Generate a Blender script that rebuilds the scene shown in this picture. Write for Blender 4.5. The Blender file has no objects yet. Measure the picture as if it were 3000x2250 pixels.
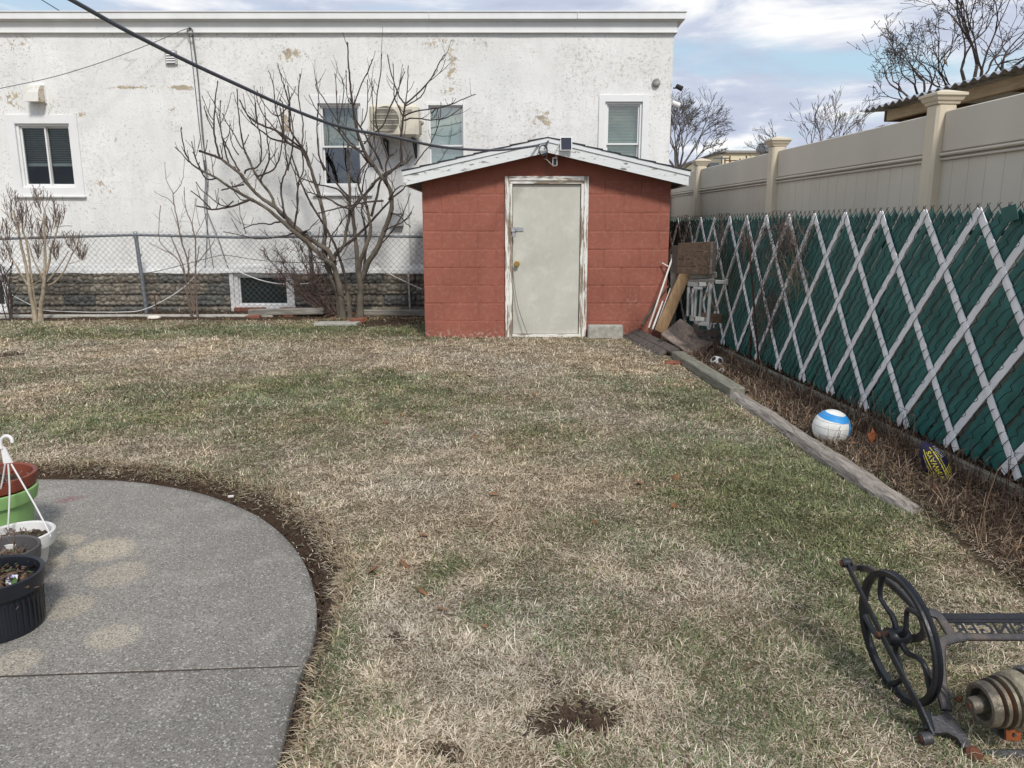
import bpy, math, random
import numpy as np
from mathutils import Vector, Matrix
C = bpy.context.scene.collection
SC = bpy.context.scene
random.seed(7); RNG = np.random.default_rng(11)
R = math.radians
# ---------------------------------------------------------------- camera, sky, sun, exposure
F, TH, H = 2253.0, R(11.64), 1.28
cam = bpy.data.cameras.new('camera'); cam.sensor_width = 36; cam.lens = F/3000*36
cam.clip_start = 0.05; cam.clip_end = 2000
co = bpy.data.objects.new('camera', cam); C.objects.link(co)
co.location = (0, 0, H); co.rotation_euler = (R(90)-TH, 0, 0); SC.camera = co
SUN_EL, SUN_AZ = 45, 163          # azimuth clockwise from +Y (the camera looks along +Y)
sd = Vector((math.sin(R(SUN_AZ))*math.cos(R(SUN_EL)), math.cos(R(SUN_AZ))*math.cos(R(SUN_EL)), math.sin(R(SUN_EL))))
sl = bpy.data.lights.new('sun', 'SUN'); sl.energy = 1.75; sl.angle = R(10); sl.color = (1, .965, .92)
so = bpy.data.objects.new('sun', sl); C.objects.link(so); so.rotation_euler = (-sd).to_track_quat('-Z', 'Y').to_euler()
SC.view_settings.view_transform = 'Standard'; SC.view_settings.look = 'None'
SC.view_settings.exposure = 0.78; SC.view_settings.gamma = 1
SC.cycles.max_bounces = 6; SC.cycles.transparent_max_bounces = 8

class NT:
    """small node builder"""
    def __init__(s, tree): s.t = tree; s.n = tree.nodes; s.l = tree.links
    def node(s, typ, **kw):
        n = s.n.new(typ)
        for k, v in kw.items(): setattr(n, k, v)
        return n
    def put(s, sock, v):
        if v is None: return
        if hasattr(v, 'links'): s.l.new(v, sock)
        else:
            try: sock.default_value = v
            except Exception: sock.default_value = (*v, 1) if len(v) == 3 else v
    def coord(s, which='Object'): return s.node('ShaderNodeTexCoord').outputs[which]
    def mapping(s, v, scale=(1, 1, 1), rot=(0, 0, 0), loc=(0, 0, 0)):
        n = s.node('ShaderNodeMapping'); s.put(n.inputs[0], v)
        n.inputs['Scale'].default_value = scale; n.inputs['Rotation'].default_value = rot; n.inputs['Location'].default_value = loc
        return n.outputs[0]
    def noise(s, v, scale=5, detail=4, rough=.55, dist=0):
        n = s.node('ShaderNodeTexNoise'); s.put(n.inputs['Vector'], v)
        n.inputs['Scale'].default_value = scale; n.inputs['Detail'].default_value = detail
        n.inputs['Roughness'].default_value = rough; n.inputs['Distortion'].default_value = dist
        return n.outputs['Fac']
    def voro(s, v, scale=5, feature='F1', out='Distance'):
        n = s.node('ShaderNodeTexVoronoi', feature=feature); s.put(n.inputs['Vector'], v)
        n.inputs['Scale'].default_value = scale
        return n.outputs[out]
    def ramp(s, f, stops):
        n = s.node('ShaderNodeValToRGB'); s.put(n.inputs[0], f); e = n.color_ramp.elements
        while len(e) < len(stops): e.new(.5)
        for k, (p, c) in enumerate(stops):
            e[k].position = p; e[k].color = (c, c, c, 1) if not hasattr(c, '__len__') else (*c, 1)
        return n.outputs[0]
    def mix(s, f, a, b, mode='MIX'):
        n = s.node('ShaderNodeMix', data_type='RGBA', blend_type=mode)
        s.put(n.inputs[0], f); s.put(n.inputs[6], a); s.put(n.inputs[7], b)
        return n.outputs[2]
    def math(s, op, a, b=None, c=None):
        n = s.node('ShaderNodeMath', operation=op); s.put(n.inputs[0], a); s.put(n.inputs[1], b)
        if c is not None: s.put(n.inputs[2], c)
        return n.outputs[0]
    def attr(s, name, out='Fac'): return s.node('ShaderNodeAttribute', attribute_name=name).outputs[out]
    def bump(s, h, strength=.3, dist=.01):
        n = s.node('ShaderNodeBump'); s.put(n.inputs['Height'], h)
        n.inputs['Strength'].default_value = strength; n.inputs['Distance'].default_value = dist
        return n.outputs[0]

w = bpy.data.worlds.new('World'); SC.world = w; w.use_nodes = True
k = NT(w.node_tree); bg = w.node_tree.nodes['Background']
sky = k.node('ShaderNodeTexSky', sky_type='NISHITA'); sky.sun_disc = False
sky.sun_elevation = R(SUN_EL); sky.sun_rotation = R(SUN_AZ); sky.dust_density = 1.5; sky.air_density = 1.2
d = k.coord('Generated')
m1 = k.mapping(d, (1.5, 1.5, 6.5), (0, R(13), 0), (.35, 0, .12))
cl = k.noise(m1, 2.1, 8, .52, .35)
hi = k.noise(k.mapping(d, (2.2, 2.2, 10), (0, R(20), 0), (1.1, 0, .3)), 2.3, 8, .55, .4)
cover = k.ramp(cl, [(.31, 0), (.46, 1)])
ccol = k.ramp(hi, [(.36, (4.3, 4.8, 6.1)), (.50, (5.2, 5.7, 6.9)), (.57, (7.2, 7.45, 8.0)), (.66, (9.6, 9.4, 9.1))])
blue = k.mix(.6, sky.outputs[0], (5.0, 7.0, 8.4))
k.l.new(k.mix(cover, blue, ccol), bg.inputs[0]); bg.inputs[1].default_value = 0.068

# ---------------------------------------------------------------- materials
MATS = {}
def mat(name, col=(.5, .5, .5), rough=.8, metal=0, spec=.3, var=.12, vscale=6, bump=0, bscale=60, stretch=(1, 1, 1), col2=None, cut=None, build=None):
    if name in MATS: return MATS[name]
    m = bpy.data.materials.new(name); m.use_nodes = True
    t = NT(m.node_tree); b = m.node_tree.nodes['Principled BSDF']
    b.inputs['Roughness'].default_value = rough; b.inputs['Metallic'].default_value = metal
    b.inputs['Specular IOR Level'].default_value = spec
    co_ = t.mapping(t.coord(), stretch)
    if build:
        c, h, bs = build(t, co_)
    else:
        n = t.noise(co_, vscale, 5, .6)
        if col2 is None:
            a = tuple(min(1, x*(1+var)) for x in col); z = tuple(x*(1-var) for x in col)
            c = t.ramp(n, [(.3, z), (.7, a)])
        else:
            p = cut or (.45, .55)
            c = t.ramp(n, [(p[0], col), (p[1], col2)])
        h = t.noise(co_, bscale, 3, .6) if bump else None; bs = bump
    t.put(b.inputs['Base Color'], c)
    if h is not None: t.l.new(t.bump(h, bs, .01), b.inputs['Normal'])
    MATS[name] = m
    return m

def stucco(t, v):
    wear = t.attr('wear')
    base = t.ramp(t.noise(v, 1.3, 6, .65), [(.3, (.66, .66, .635)), (.7, (.82, .815, .79))])
    streak = t.noise(t.mapping(v, (3, 1, .35)), 2.4, 6, .6)
    base = t.mix(t.ramp(streak, [(.5, 0), (.8, .30)]), base, (.50, .50, .46))
    spk = t.noise(v, 26, 5, .7)
    base = t.mix(t.math('MULTIPLY', t.ramp(spk, [(.57, 0), (.64, 1)]), t.ramp(t.noise(v, 1.9, 3), [(.40, 0), (.60, .9)])), base, (.34, .32, .28))
    fl = t.noise(v, 11, 7, .72)
    thr = t.math('MULTIPLY_ADD', wear, .42, fl)
    base = t.mix(t.ramp(thr, [(.70, 0), (.725, 1)]), base, t.ramp(t.noise(v, 9, 3), [(.35, (.32, .27, .21)), (.65, (.52, .43, .29))]))
    rg = t.math('MULTIPLY', t.ramp(t.math('MULTIPLY_ADD', wear, .5, t.noise(v, 1.1, 5, .6)), [(.50, 0), (.64, 1)]), t.ramp(t.noise(v, 19, 8, .8, .6), [(.53, 0), (.60, .75)]))
    base = t.mix(rg, base, t.ramp(t.noise(v, 7, 4), [(.4, (.36, .33, .29)), (.6, (.50, .45, .37))]))
    pl = t.math('MULTIPLY', t.ramp(t.noise(v, 3.4, 7, .7, 1.0), [(.485, 0), (.5, .5), (.515, 0)]), t.ramp(t.noise(v, 1.4, 3), [(.45, 0), (.6, 1)]))
    base = t.mix(pl, base, (.45, .44, .41))
    n = t.node('ShaderNodeTexNoise'); t.put(n.inputs['Vector'], v); n.inputs['Scale'].default_value = 3
    wv = t.mix(.16, v, n.outputs['Color'])
    cr = t.voro(t.mapping(wv, (.55, 1, 2.4)), 1.1, 'DISTANCE_TO_EDGE')
    line = t.math('MULTIPLY', t.ramp(cr, [(0.001, 1), (.005, 0)]), t.ramp(t.noise(v, 2.2, 3), [(.48, 0), (.62, .55)]))
    base = t.mix(t.math('MULTIPLY', t.ramp(t.noise(v, 48, 4, .75), [(.56, 0), (.66, .8)]), t.ramp(t.noise(v, 2.7, 4), [(.40, 0), (.58, 1)])), base, (.46, .45, .42))
    base = t.mix(line, base, (.30, .28, .25))
    hgt = t.math('ADD', t.noise(v, 55, 4, .6), t.math('MULTIPLY', t.noise(v, 5, 4), 2.0))
    return base, hgt, .35
M_STUCCO = mat('stucco', rough=.9, build=stucco)
M_WHITE = mat('white_trim', (.76, .76, .74), .55, var=.05, vscale=3, bump=.05)
M_PARA = mat('parapet_paint', (.74, .745, .73), .6, var=.07, vscale=2.5, stretch=(1, 1, .4), bump=.05)
M_VINYLW = mat('white_vinyl', (.74, .74, .725), .4, var=.03)
def redblock(t, v):
    c = t.ramp(t.noise(v, 2.6, 5, .6), [(.3, (.268, .094, .064)), (.7, (.335, .118, .081))])
    c = t.mix(t.ramp(t.noise(t.mapping(v, (1, 1, .3)), 3.5, 6, .7), [(.48, 0), (.7, .4)]), c, (.20, .066, .05))
    c = t.mix(t.ramp(t.noise(v, 14, 4), [(.62, 0), (.75, .35)]), c, (.22, .062, .045))
    c = t.mix(t.math('MULTIPLY', t.attr('wear'), t.ramp(t.noise(v, 22, 5, .7), [(.52, 0), (.6, .9)])), c, (.45, .38, .32))
    return c, t.noise(v, 130, 3, .7), .5
M_RED = mat('red_block_paint', rough=.85, build=redblock)
M_SOFFIT = mat('dark_soffit', (.12, .11, .10), .9)
def peel(a, b2, sc, lo, hi):
    def f(t, v):
        n = t.noise(v, sc, 8, .7)
        c = t.mix(t.ramp(n, [(lo, 0), (hi, 1)]), a, t.ramp(t.noise(v, sc*2, 4), [(.3, tuple(x*.6 for x in b2)), (.7, b2)]))
        return c, n, .6
    return f
M_PEEL = mat('peeling_white_paint_upright', stretch=(14, 14, 1.3), rough=.85, build=peel((.76, .75, .70), (.30, .235, .17), 2.2, .49, .54))
M_PEELH = mat('peeling_white_paint_level', stretch=(1.3, 14, 14), rough=.85, build=peel((.76, .75, .70), (.30, .24, .18), 2.2, .50, .55))
M_FASCIA = mat('fascia_paint', stretch=(2.2, 3, 7), rough=.8, build=peel((.68, .70, .69), (.25, .24, .22), 3.4, .565, .60))
def doorp(t, v):
    c = t.ramp(t.noise(v, 1.6, 5, .6), [(.3, (.43, .425, .37)), (.7, (.56, .555, .49))])
    c = t.mix(t.ramp(t.noise(t.mapping(v, (6, 1, 1.5)), 7, 6, .7), [(.55, 0), (.7, .35)]), c, (.62, .61, .54))
    c = t.mix(t.ramp(t.noise(v, 18, 5, .7), [(.60, 0), (.68, .45)]), c, (.33, .32, .26))
    c = t.mix(t.ramp(t.noise(v, 4.5, 7, .75), [(.5, 0), (.62, .4)]), c, (.66, .65, .58))
    return c, t.noise(v, 20, 3), .06
M_DOOR = mat('door_paint', rough=.6, build=doorp)
M_SHINGLE = mat('asphalt_shingle', (.05, .05, .055), .95, var=.4, vscale=40, bump=.4)
def stonem(t, v):
    c = t.attr('Col', 'Color')
    c = t.mix(t.ramp(t.noise(v, 30, 5, .7), [(.3, 0), (.75, .6)]), c, t.mix(.5, c, (.33, .31, .26)))
    c = t.mix(t.ramp(t.noise(v, 16, 3), [(.68, 0), (.74, .7)]), c, (.42, .41, .38))
    return c, t.noise(v, 90, 4, .7), .5
M_STONE = mat('cobble_face_block', rough=.95, build=stonem)
M_GALV = mat('galvanised_steel', (.27, .29, .31), .45, .6, var=.15, vscale=12)
M_WIRE = mat('chain_wire', (.12, .125, .13), .55, .4, var=.2)
def attrcol(t, v):
    return t.attr('Col', 'Color'), None, 0
M_GRASS = mat('grass_blades', rough=.75, spec=.15, build=attrcol)
def soil(t, v):
    a = t.attr('Col', 'Color')
    c = t.mix(t.ramp(t.noise(v, 45, 5, .75), [(.35, 0), (.7, 1)]), t.mix(.45, a, (.03, .022, .015)), a)
    return c, t.noise(v, 70, 6, .75), 1.0
M_SOIL = mat('ground_soil', rough=1, spec=.05, build=soil)
def conc(t, v):
    a = t.attr('Col', 'Color')
    n = t.noise(v, 190, 4, .75)
    c = t.mix(t.ramp(n, [(.38, .75), (.56, 0)]), a, (.085, .08, .072))
    c = t.mix(t.ramp(t.noise(v, 80, 5, .85), [(.56, 0), (.66, .8)]), c, (.44, .43, .41))
    c = t.mix(t.ramp(t.noise(v, 2.0, 6, .65), [(.4, 0), (.7, .28)]), c, (.16, .15, .14))
    c = t.mix(t.ramp(t.noise(v, 5.5, 6, .7), [(.52, 0), (.68, .35)]), c, (.42, .39, .345))
    ag = t.voro(v, 60); c = t.mix(t.ramp(ag, [(.10, .8), (.17, 0)]), c, t.mix(t.noise(v, 9), (.42, .40, .37), (.18, .18, .19)))
    fk = t.node('ShaderNodeTexVoronoi'); t.put(fk.inputs['Vector'], v); fk.inputs['Scale'].default_value = 210
    fr_ = t.node('ShaderNodeSeparateColor'); t.l.new(fk.outputs['Color'], fr_.inputs[0])
    c = t.mix(t.ramp(fr_.outputs[0], [(.86, 0), (.96, .6)]), c, (.55, .53, .49)); c = t.mix(t.ramp(fr_.outputs[1], [(.72, 0), (.9, .65)]), c, (.08, .078, .072))
    return c, t.math('ADD', n, t.noise(v, 60, 3)), .4
M_CONC = mat('patio_concrete', rough=.92, build=conc)
M_CONC2 = mat('plain_concrete', (.36, .35, .31), .9, var=.25, vscale=18, bump=.5)
M_BARKF = mat('fig_bark', (.115, .098, .077), .9, var=.40, vscale=16, stretch=(1, 1, .4), bump=.5)
M_TWIG = mat('dark_twigs', (.060, .046, .040), .85, var=.3, vscale=12)
M_BARKL = mat('pale_shrub_bark', (.33, .275, .20), .9, var=.3, vscale=20, bump=.4)
M_TWIGL = mat('brown_shrub_twigs', (.17, .125, .10), .9, var=.3, vscale=20)
M_TWIGR = mat('reddish_brush_twigs', (.115, .078, .066), .9, var=.3, vscale=20)
M_FAR = mat('far_tree_bark', (.125, .11, .10), .9, var=.2)
M_FARP = mat('pale_far_tree_bark', (.17, .145, .14), .9, var=.2)
def vinyl(t, v):
    c = t.ramp(t.noise(t.mapping(v, (1, 1, .35)), 1.5, 5), [(.3, (.50, .455, .375)), (.7, (.59, .545, .455))])
    return c, None, 0
M_VINYL = mat('tan_vinyl', rough=.45, spec=.4, build=vinyl)
M_VPOST = mat('tan_vinyl_post', (.62, .545, .415), .45, var=.04)
M_GREEN = mat('green_slat', (.024, .118, .104), .55, spec=.4, var=.35, vscale=7)
M_SLATW = mat('white_slat', (.80, .80, .80), .5, var=.10, vscale=9, bump=.1)
M_DKWIRE = mat('dark_coated_wire', (.012, .014, .015), .6, var=.2)
def woodg(c1, c2, sc=1.0, ax=0):
    def f(t, v):
        s = [7, 7, 7]; s[ax] = .7
        n = t.noise(t.mapping(v, tuple(s)), 4*sc, 7, .6, 1.2)
        c = t.ramp(n, [(.3, c1), (.5, tuple((a+b)/2 for a, b in zip(c1, c2))), (.7, c2)])
        return c, n, .6
    return f
M_TIMB = mat('grey_weathered_timber', rough=.95, build=woodg((.11, .10, .085), (.30, .28, .24), 1, 0))
M_TIMBY = mat('grey_green_timber', rough=.95, build=woodg((.12, .115, .09), (.28, .27, .215), 1, 1))
M_LOG = mat('bleached_log', rough=.95, build=woodg((.12, .098, .08), (.44, .395, .345), 1.4, 1))
M_DKWOOD = mat('dark_weathered_planks', rough=.95, build=woodg((.035, .03, .027), (.17, .145, .125), 1.2, 0))
M_PLY = mat('plywood_sheet', rough=.9, build=woodg((.16, .12, .10), (.31, .25, .205), .9, 1))
M_TAN = mat('tan_board', rough=.85, build=woodg((.20, .125, .065), (.38, .25, .14), 1, 2))
M_BRNW = mat('brown_planks', rough=.9, build=woodg((.07, .045, .03), (.24, .165, .11), 1, 0))
M_NEWW = mat('fresh_lumber', rough=.7, build=woodg((.27, .185, .10), (.42, .31, .185), .8, 1))
M_BRICK = mat('brick_red', (.22, .085, .055), .95, var=.35, vscale=25, bump=.6, bscale=90)
M_ALU = mat('dull_aluminium', (.36, .36, .35), .5, .5, var=.2, vscale=9)
M_PVC = mat('white_stick', (.66, .63, .58), .6, var=.15)
M_CORR = mat('corrugated_metal', (.42, .44, .48), .35, .7, var=.15)
M_BLACK = mat('black_paint_iron', (.016, .018, .023), .38, .2, spec=.5, var=.4, vscale=14, bump=.15)
M_IRON = mat('worn_iron', (.055, .055, .06), .5, .3, spec=.5, col2=(.115, .095, .08), cut=(.45, .62), vscale=9, bump=.3)
M_RUST = mat('rust', (.11, .045, .025), .9, var=.45, vscale=22, bump=.6)
M_ORUST = mat('orange_rust', (.21, .062, .018), .85, var=.4, vscale=18, bump=.5)
M_MOTOR = mat('dirty_cast_metal', (.09, .08, .066), .5, .4, col2=(.18, .155, .115), cut=(.4, .6), vscale=20, bump=.4)
M_SILVER = mat('scuffed_silver', (.30, .31, .33), .3, .85, col2=(.08, .07, .065), cut=(.45, .6), vscale=13)
M_CABLE = mat('cable_sheath', (.055, .06, .072), .45, spec=.5, var=.2)
M_CABW = mat('white_cable', (.60, .60, .57), .6, var=.2, vscale=20)
M_THINW = mat('thin_grey_wire', (.13, .13, .14), .6)
M_TERRA = mat('terracotta_plastic', (.20, .05, .03), .5, spec=.4, var=.12)
M_PGREEN = mat('green_plastic', (.24, .42, .15), .5, spec=.4, var=.1)
M_PWHITE = mat('white_plastic', (.66, .65, .63), .45, var=.12, vscale=8)
M_PGREY = mat('dark_grey_plastic', (.085, .08, .08), .5, var=.15)
M_PBLACK = mat('black_plastic', (.010, .012, .018), .42, spec=.5, var=.3)
M_MULCH = mat('potting_soil', (.05, .035, .025), 1, var=.6, vscale=70, bump=1, bscale=80)
M_LEAFG = mat('green_leaf', (.07, .13, .035), .6, var=.4)
M_LEAFB = mat('dry_leaf', (.20, .105, .05), .9, var=.5, vscale=14)
M_TAG = mat('plant_tag', (.72, .74, .80), .4, col2=(.28, .26, .62), cut=(.52, .56), vscale=45)
M_BRASS = mat('brass', (.55, .38, .12), .3, .9)
M_CHROME = mat('bright_metal', (.6, .6, .6), .3, .9)
M_SOLAR = mat('solar_cells', (.012, .017, .035), .5, spec=.15, var=.1)
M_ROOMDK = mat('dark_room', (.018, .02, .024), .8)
M_BLIND = mat('grey_blind', (.30, .31, .32), .7)
M_BLINDG = mat('pale_green_blind', (.74, .80, .72), .7)
M_SHADE = mat('pale_shade', (.74, .84, .76), .7, var=.08, vscale=2)
M_CURTAIN = mat('lace_curtain', (.32, .35, .34), .9, var=.5, vscale=35)
M_BEIGE = mat('beige_enamel', (.66, .61, .50), .5, var=.06)
M_AXBK = mat('ac_black', (.02, .02, .022), .7)
M_FARW = mat('far_yellow_wall', (.72, .65, .45), .9, var=.22, vscale=.5)
M_FARG = mat('far_grey_wall', (.42, .41, .40), .9, col2=(.62, .60, .56), cut=(.45, .55), vscale=.8)
M_BLKP = mat('ball_black', (.02, .02, .025), .5)
M_BALLW = mat('ball_white', (.72, .72, .68), .5, var=.15, vscale=18)
M_BALLB = mat('ball_blue', (.035, .27, .62), .5, var=.1)
M_NAVY = mat('ball_navy', (.018, .014, .05), .5)
M_YEL = mat('ball_yellow', (.68, .58, .06), .5)
M_FEATH = mat('brown_feathers', (.20, .15, .095), .9, var=.3, vscale=40)
def glassmat(name, base):
    g = bpy.data.materials.new(name); g.use_nodes = True; t = NT(g.node_tree)
    for n_ in list(t.n): t.n.remove(n_)
    o_ = t.node('ShaderNodeOutputMaterial'); gl = t.node('ShaderNodeBsdfGlossy'); gl.inputs['Roughness'].default_value = .03
    gl.inputs[0].default_value = (.9, .9, .9, 1)
    nb = t.node('ShaderNodeBump'); nb.inputs['Strength'].default_value = .25; nb.inputs['Distance'].default_value = .02
    t.l.new(t.noise(t.coord(), 1.6, 2), nb.inputs['Height']); t.l.new(nb.outputs[0], gl.inputs['Normal'])
    tr = t.node('ShaderNodeBsdfTransparent'); mx = t.node('ShaderNodeMixShader'); tr.inputs[0].default_value = (.86, .9, .88, 1)
    lw = t.node('ShaderNodeLayerWeight'); lw.inputs[0].default_value = .3
    t.l.new(t.math('MULTIPLY_ADD', lw.outputs['Fresnel'], .5, base), mx.inputs[0])
    t.l.new(tr.outputs[0], mx.inputs[1]); t.l.new(gl.outputs[0], mx.inputs[2]); t.l.new(mx.outputs[0], o_.inputs[0])
    return g
GLS = dict(slider=glassmat('dim_glass', .015), hung=glassmat('window_glass', .10), shade=glassmat('bright_glass', .20), blind=glassmat('blind_glass', .10), base=glassmat('cellar_glass', .0))

# ---------------------------------------------------------------- photo pixel -> place
def ray(px, py):
    u = (px-1500)/F; v = (1125-py)/F
    return Vector((u, math.cos(TH)+v*math.sin(TH), v*math.cos(TH)-math.sin(TH)))
O = Vector((0, 0, H))
def P(px, py, z): return O+ray(px, py)*z
def W(px, py, Y): r = ray(px, py); return O+r*(Y/r.y)
def G(px, py, z=0.0): r = ray(px, py); return O+r*((z-H)/r.z)
def FP(px, py, a): r = ray(px, py); return O+r*(a/(r.x+.0635*r.y))
def on_plane(px, py, c, n): r = ray(px, py); return O+r*((c-O).dot(n)/r.dot(n))

# ---------------------------------------------------------------- mesh builder
class MB:
    def __init__(s): s.v = []; s.f = []; s.mi = []; s.cur = 0
    def add(s, vs, fs):
        b = len(s.v); s.v += [tuple(x) for x in vs]
        s.f += [tuple(b+i for i in f) for f in fs]; s.mi += [s.cur]*len(fs)
        return s
    def box(s, a, b):
        x0, y0, z0 = (min(a[i], b[i]) for i in range(3)); x1, y1, z1 = (max(a[i], b[i]) for i in range(3))
        return s.obox((x0, y0, z0), (x1-x0, 0, 0), (0, y1-y0, 0), (0, 0, z1-z0))
    def obox(s, o, a, b, c):
        o, a, b, c = map(Vector, (o, a, b, c))
        vs = [o, o+a, o+a+b, o+b, o+c, o+a+c, o+a+b+c, o+b+c]
        fs = [(3, 2, 1, 0), (4, 5, 6, 7), (0, 1, 5, 4), (1, 2, 6, 5), (2, 3, 7, 6), (3, 0, 4, 7)]
        if a.cross(b).dot(c) < 0: fs = [f[::-1] for f in fs]
        return s.add(vs, fs)
    def cbox(s, o, a, b, c):   # chamfered box, for things seen close
        o, a, b, c = map(Vector, (o, a, b, c)); e = min(a.length, b.length, c.length)*.12
        bm_v = []
        def pt(i, j, k2, ax):
            p = o.copy()
            for t_, (vec, s_) in enumerate(((a, i), (b, j), (c, k2))):
                L = vec.length; off = 0 if t_ == ax else e/L
                p += vec*((1-off) if s_ else off)
            return p
        idx = {}
        for i in (0, 1):
            for j in (0, 1):
                for k2 in (0, 1):
                    for ax in range(3): idx[(i, j, k2, ax)] = len(bm_v); bm_v.append(pt(i, j, k2, ax))
        fs = []
        for ax in range(3):
            o1, o2 = [x for x in range(3) if x != ax]
            for sgn in (0, 1):
                q = []
                for (p1, p2) in ((0, 0), (1, 0), (1, 1), (0, 1)):
                    key = [0, 0, 0]; key[ax] = sgn; key[o1] = p1; key[o2] = p2; q.append(idx[(*key, ax)])
                fs.append(tuple(q))
        for ax in range(3):   # edge strips along ax
            o1, o2 = [x for x in range(3) if x != ax]
            for p1 in (0, 1):
                for p2 in (0, 1):
                    k0 = [0, 0, 0]; k0[o1] = p1; k0[o2] = p2; k1 = list(k0); k1[ax] = 1
                    fs.append((idx[(*k0, o1)], idx[(*k1, o1)], idx[(*k1, o2)], idx[(*k0, o2)]))
        for i in (0, 1):
            for j in (0, 1):
                for k2 in (0, 1): fs.append(tuple(idx[(i, j, k2, ax)] for ax in range(3)))
        cen = o+(a+b+c)*.5; out = []
        for f in fs:
            ps = [bm_v[i] for i in f]; n = (ps[1]-ps[0]).cross(ps[2]-ps[0]); m_ = sum(ps, Vector())/len(ps)
            out.append(f if n.dot(m_-cen) > 0 else f[::-1])
        return s.add(bm_v, out)
    def tube(s, pts, r, n=6, cap=True):
        pts = [Vector(p) for p in pts]
        if not hasattr(r, '__len__'): r = [r]*len(pts)
        vs = []; fs = []; ref = None
        for i, p in enumerate(pts):
            d_ = pts[min(i+1, len(pts)-1)]-pts[max(i-1, 0)]
            d_ = d_.normalized() if d_.length > 1e-9 else Vector((0, 0, 1))
            if ref is None: ref = d_.orthogonal().normalized()
            ref = ref-d_*ref.dot(d_); ref = ref.normalized() if ref.length > 1e-6 else d_.orthogonal().normalized()
            q = d_.cross(ref)
            for j in range(n):
                a = 2*math.pi*j/n; vs.append(p+(ref*math.cos(a)+q*math.sin(a))*r[i])
        for i in range(len(pts)-1):
            for j in range(n):
                fs.append((i*n+j, i*n+(j+1) % n, (i+1)*n+(j+1) % n, (i+1)*n+j))
        if cap: fs += [tuple(range(n))[::-1], tuple((len(pts)-1)*n+j for j in range(n))]
        return s.add(vs, fs)
    def lathe(s, o, axis, prof, n=32, cap=True):
        o = Vector(o); ax = Vector(axis).normalized(); u = ax.orthogonal().normalized(); q = ax.cross(u); vs = []; fs = []
        for (h, r_) in prof:
            for j in range(n):
                a = 2*math.pi*j/n; vs.append(o+ax*h+(u*math.cos(a)+q*math.sin(a))*r_)
        for i in range(len(prof)-1):
            for j in range(n): fs.append((i*n+j, i*n+(j+1) % n, (i+1)*n+(j+1) % n, (i+1)*n+j))
        if cap: fs += [tuple(range(n))[::-1], tuple((len(prof)-1)*n+j for j in range(n))]
        return s.add(vs, fs)
    def prism(s, poly, ext):
        ext = Vector(ext); n = len(poly); vs = [Vector(p) for p in poly]+[Vector(p)+ext for p in poly]
        return s.add(vs, [tuple(range(n))[::-1], tuple(range(n, 2*n))]+[(i, (i+1) % n, n+(i+1) % n, n+i) for i in range(n)])
    def build(s, name, m, parent=None, smooth=False):
        me = bpy.data.meshes.new(name); off = Vector((0, 0, 0))
        if parent is not None:
            off = parent.location.copy()
            if parent.parent is not None: off += parent.parent.location
        me.from_pydata([tuple(Vector(v)-off) for v in s.v], [], s.f)
        for x in (m if isinstance(m, (list, tuple)) else [m]): me.materials.append(x)
        me.polygons.foreach_set('material_index', s.mi)
        if smooth:
            me.polygons.foreach_set('use_smooth', [True]*len(me.polygons)); me.set_sharp_from_angle(angle=R(38))
        me.update(); o = bpy.data.objects.new(name, me); C.objects.link(o)
        if parent is not None: o.parent = parent
        return o
def tag(o, label=None, cat=None, group=None, kind=None):
    if label: o['label'] = label
    if cat: o['category'] = cat
    if group: o['group'] = group
    if kind: o['kind'] = kind
    return o
def empty(name, loc, label, cat, group=None):
    o = bpy.data.objects.new(name, None); C.objects.link(o); o.location = loc; o.empty_display_size = .1
    return tag(o, label, cat, group)
def npmesh(name, V, Fc, m, nper, col=None, smooth=False):
    me = bpy.data.meshes.new(name); nf = len(Fc)
    me.vertices.add(len(V)); me.vertices.foreach_set('co', V.astype(np.float32).ravel())
    me.loops.add(nf*nper); me.loops.foreach_set('vertex_index', Fc.astype(np.int32).ravel())
    me.polygons.add(nf); me.polygons.foreach_set('loop_start', (np.arange(nf)*nper).astype(np.int32))
    me.materials.append(m)
    if smooth: me.polygons.foreach_set('use_smooth', np.ones(nf, bool))
    me.update(calc_edges=True)
    if col is not None:
        for nm, arr in col.items():
            if arr.ndim == 2:
                a = me.attributes.new(nm, 'FLOAT_COLOR', 'POINT'); c4 = np.ones((len(V), 4), np.float32); c4[:, :3] = arr; a.data.foreach_set('color', c4.ravel())
            else:
                a = me.attributes.new(nm, 'FLOAT', 'POINT'); a.data.foreach_set('value', arr.astype(np.float32))
    o = bpy.data.objects.new(name, me); C.objects.link(o); return o
def vnoise(x, y, seed=0):
    r = np.random.default_rng(seed).random((64, 64)); xi = np.floor(x).astype(int); yi = np.floor(y).astype(int)
    fx = x-xi; fy = y-yi; fx = fx*fx*(3-2*fx); fy = fy*fy*(3-2*fy)
    a = r[xi % 64, yi % 64]; b = r[(xi+1) % 64, yi % 64]; c = r[xi % 64, (yi+1) % 64]; d_ = r[(xi+1) % 64, (yi+1) % 64]
    return (a*(1-fx)+b*fx)*(1-fy)+(c*(1-fx)+d_*fx)*fy
def fbm(x, y, sc, oct_=4, seed=0):
    s_ = 0; a = 1; tot = 0
    for i in range(oct_): s_ = s_+a*vnoise(x*sc*2**i+31.7*i, y*sc*2**i+17.3*i, seed+i); tot += a; a *= .5
    return s_/tot
def sstep(a, b, x): t_ = np.clip((x-a)/(b-a), 0, 1); return t_*t_*(3-2*t_)
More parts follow.
